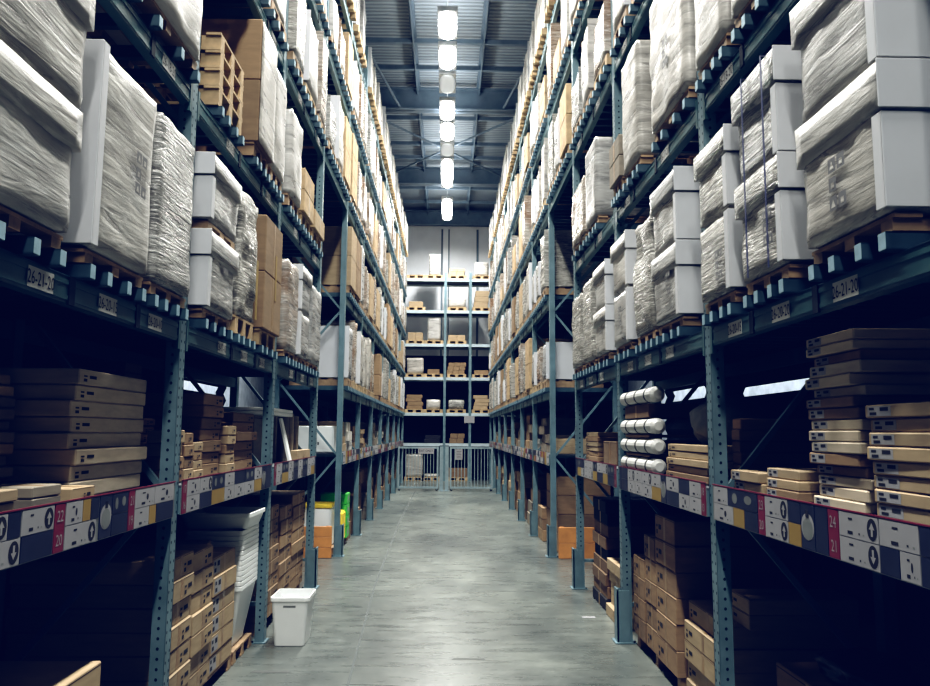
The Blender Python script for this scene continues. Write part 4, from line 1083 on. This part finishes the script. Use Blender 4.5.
# ------------------------------------------------------------------ lamps
def lamp(y, L, on, n):
    root = empty('ceiling_light', (-.05, y, 9.0)); tag(root, f'{"lit" if on else "unlit"} ceiling strip lamp over the aisle, {NTH[n]} from the end wall' , 'ceiling light', 'ceiling strip lamps')
    mb = MB(M['housing']); mb.cham(-.18, .18, -L / 2, L / 2, .03, .12, .01); mb.build('housing', root)
    mb = MB(M['lamp' if on else 'lamp_dim']); n1, n2 = 20, 7
    rings = []
    for b_ in range(n2 + 1):
        t = b_ / n2 * math.pi / 2
        for a in range(n1):
            q = 2 * math.pi * a / n1; cx, cy = math.cos(q), math.sin(q)
            rings.append((.165 * math.copysign(abs(cx) ** .75, cx) * math.cos(t) ** .6, (L / 2 - .02) * math.copysign(abs(cy) ** .7, cy) * math.cos(t) ** .6, .029 - .06 * math.sin(t)))
    mb.add(rings, [(b_ * n1 + a, b_ * n1 + (a + 1) % n1, (b_ + 1) * n1 + (a + 1) % n1, (b_ + 1) * n1 + a) for b_ in range(n2) for a in range(n1)])
    mb.build('diffuser', root, True)
    mb = MB(M['housing'])
    mb.tube((0, 0, .12), (0, 0, .98), .008, n=6); mb.build('hanger', root)
    if on:
        ld = bpy.data.lights.new('strip_light', 'AREA'); ld.shape = 'RECTANGLE'; ld.size = .28; ld.size_y = L; ld.energy = POWER * L; ld.color = (1, .985, .95); ld.spread = math.radians(170 if n == 0 else 128)
        lo = bpy.data.objects.new('strip_light', ld); COL.objects.link(lo); lo.location = (-.05, y, 8.955)
        l2 = bpy.data.lights.new('ceiling_fill_light', 'AREA'); l2.shape = 'RECTANGLE'; l2.size = .2; l2.size_y = L; l2.energy = POWER * L * .09  # added upward fill that brightens the ceiling
        l3 = bpy.data.objects.new('ceiling_fill_light', l2); COL.objects.link(l3); l3.location = (-.05, y, 9.13); l3.rotation_euler = (math.pi, 0, 0)
POWER = 150
spec = [(24.75, 2.5, 1), (21.2, 2.5, 1), (19.3, .9, 0), (18.1, 1.15, 1), (16.85, 1.1, 1), (15.5, .9, 0), (14.35, 1.0, 1), (13.15, 1.0, 1), (11.2, 1.1, 1), (9.9, 1.1, 1), (7.8, 1.1, 1), (5.6, 1.1, 1), (3.4, 1.1, 1), (1.2, 1.1, 1), (-1.0, 1.1, 1), (-3, 1.1, 1)]
for n, (y, L, on) in enumerate(spec): lamp(y, L, on, n)
# lamps of the neighbouring aisles, seen only through gaps in the racks
for s in (-1, 1):
    ld = bpy.data.lights.new('next_aisle_light', 'AREA'); ld.shape = 'RECTANGLE'; ld.size = .3; ld.size_y = 10; ld.energy = 190; ld.color = (.85, .93, 1)
    lo = bpy.data.objects.new('next_aisle_light', ld); COL.objects.link(lo); lo.location = (s * 3.3, 11.5, 3.6); lo.rotation_euler = (0, -s * math.radians(50), 0)

w_ = bpy.data.worlds.new('world'); SC.world = w_; w_.use_nodes = True
w_.node_tree.nodes['Background'].inputs[0].default_value = (.01, .02, .05, 1); w_.node_tree.nodes['Background'].inputs[1].default_value = .2

# ------------------------------------------------------------------ camera
P_, A_, RO = .1171, .0233, .0066
fw = Vector((math.sin(A_) * math.cos(P_), math.cos(A_) * math.cos(P_), math.sin(P_)))
r0 = Vector((math.cos(A_), -math.sin(A_), 0)); u0 = r0.cross(fw)
rt = r0 * math.cos(RO) + u0 * math.sin(RO); up = u0 * math.cos(RO) - r0 * math.sin(RO)
cd = bpy.data.cameras.new('camera'); cam = bpy.data.objects.new('camera', cd); COL.objects.link(cam)
mw = Matrix((rt, up, -fw)).transposed().to_4x4(); mw.translation = (0, 0, 1.65); cam.matrix_world = mw
cd.sensor_fit = 'HORIZONTAL'; cd.sensor_width = 36; cd.lens = 762 / 930 * 36; cd.clip_start = .05; cd.clip_end = 100
SC.camera = cam

# ------------------------------------------------------------------ tone
vs = SC.view_settings
vs.view_transform = 'Standard'; vs.look = 'None'; vs.exposure = 0.25; vs.gamma = .92
vs.use_curve_mapping = True
cm = vs.curve_mapping; cm.use_clip = False; cm.extend = 'EXTRAPOLATED'
for i, pts in ((0, ((0, .0007), (.02, .0045), (.07, .048), (.17, .158))), (1, ((0, .0014), (.02, .0075), (.07, .052), (.17, .164))), (2, ((0, .018), (.02, .027), (.07, .066), (.17, .166)))):
    c = cm.curves[i]; c.points[0].location = pts[0]; c.points[1].location = (1, 1)
    for x, y in pts[1:]: c.points.new(x, y)
cm.update()
SC.cycles.max_bounces = 6; SC.cycles.diffuse_bounces = 3; SC.cycles.glossy_bounces = 3; SC.cycles.sample_clamp_indirect = 4
SC.cycles.use_denoising = True
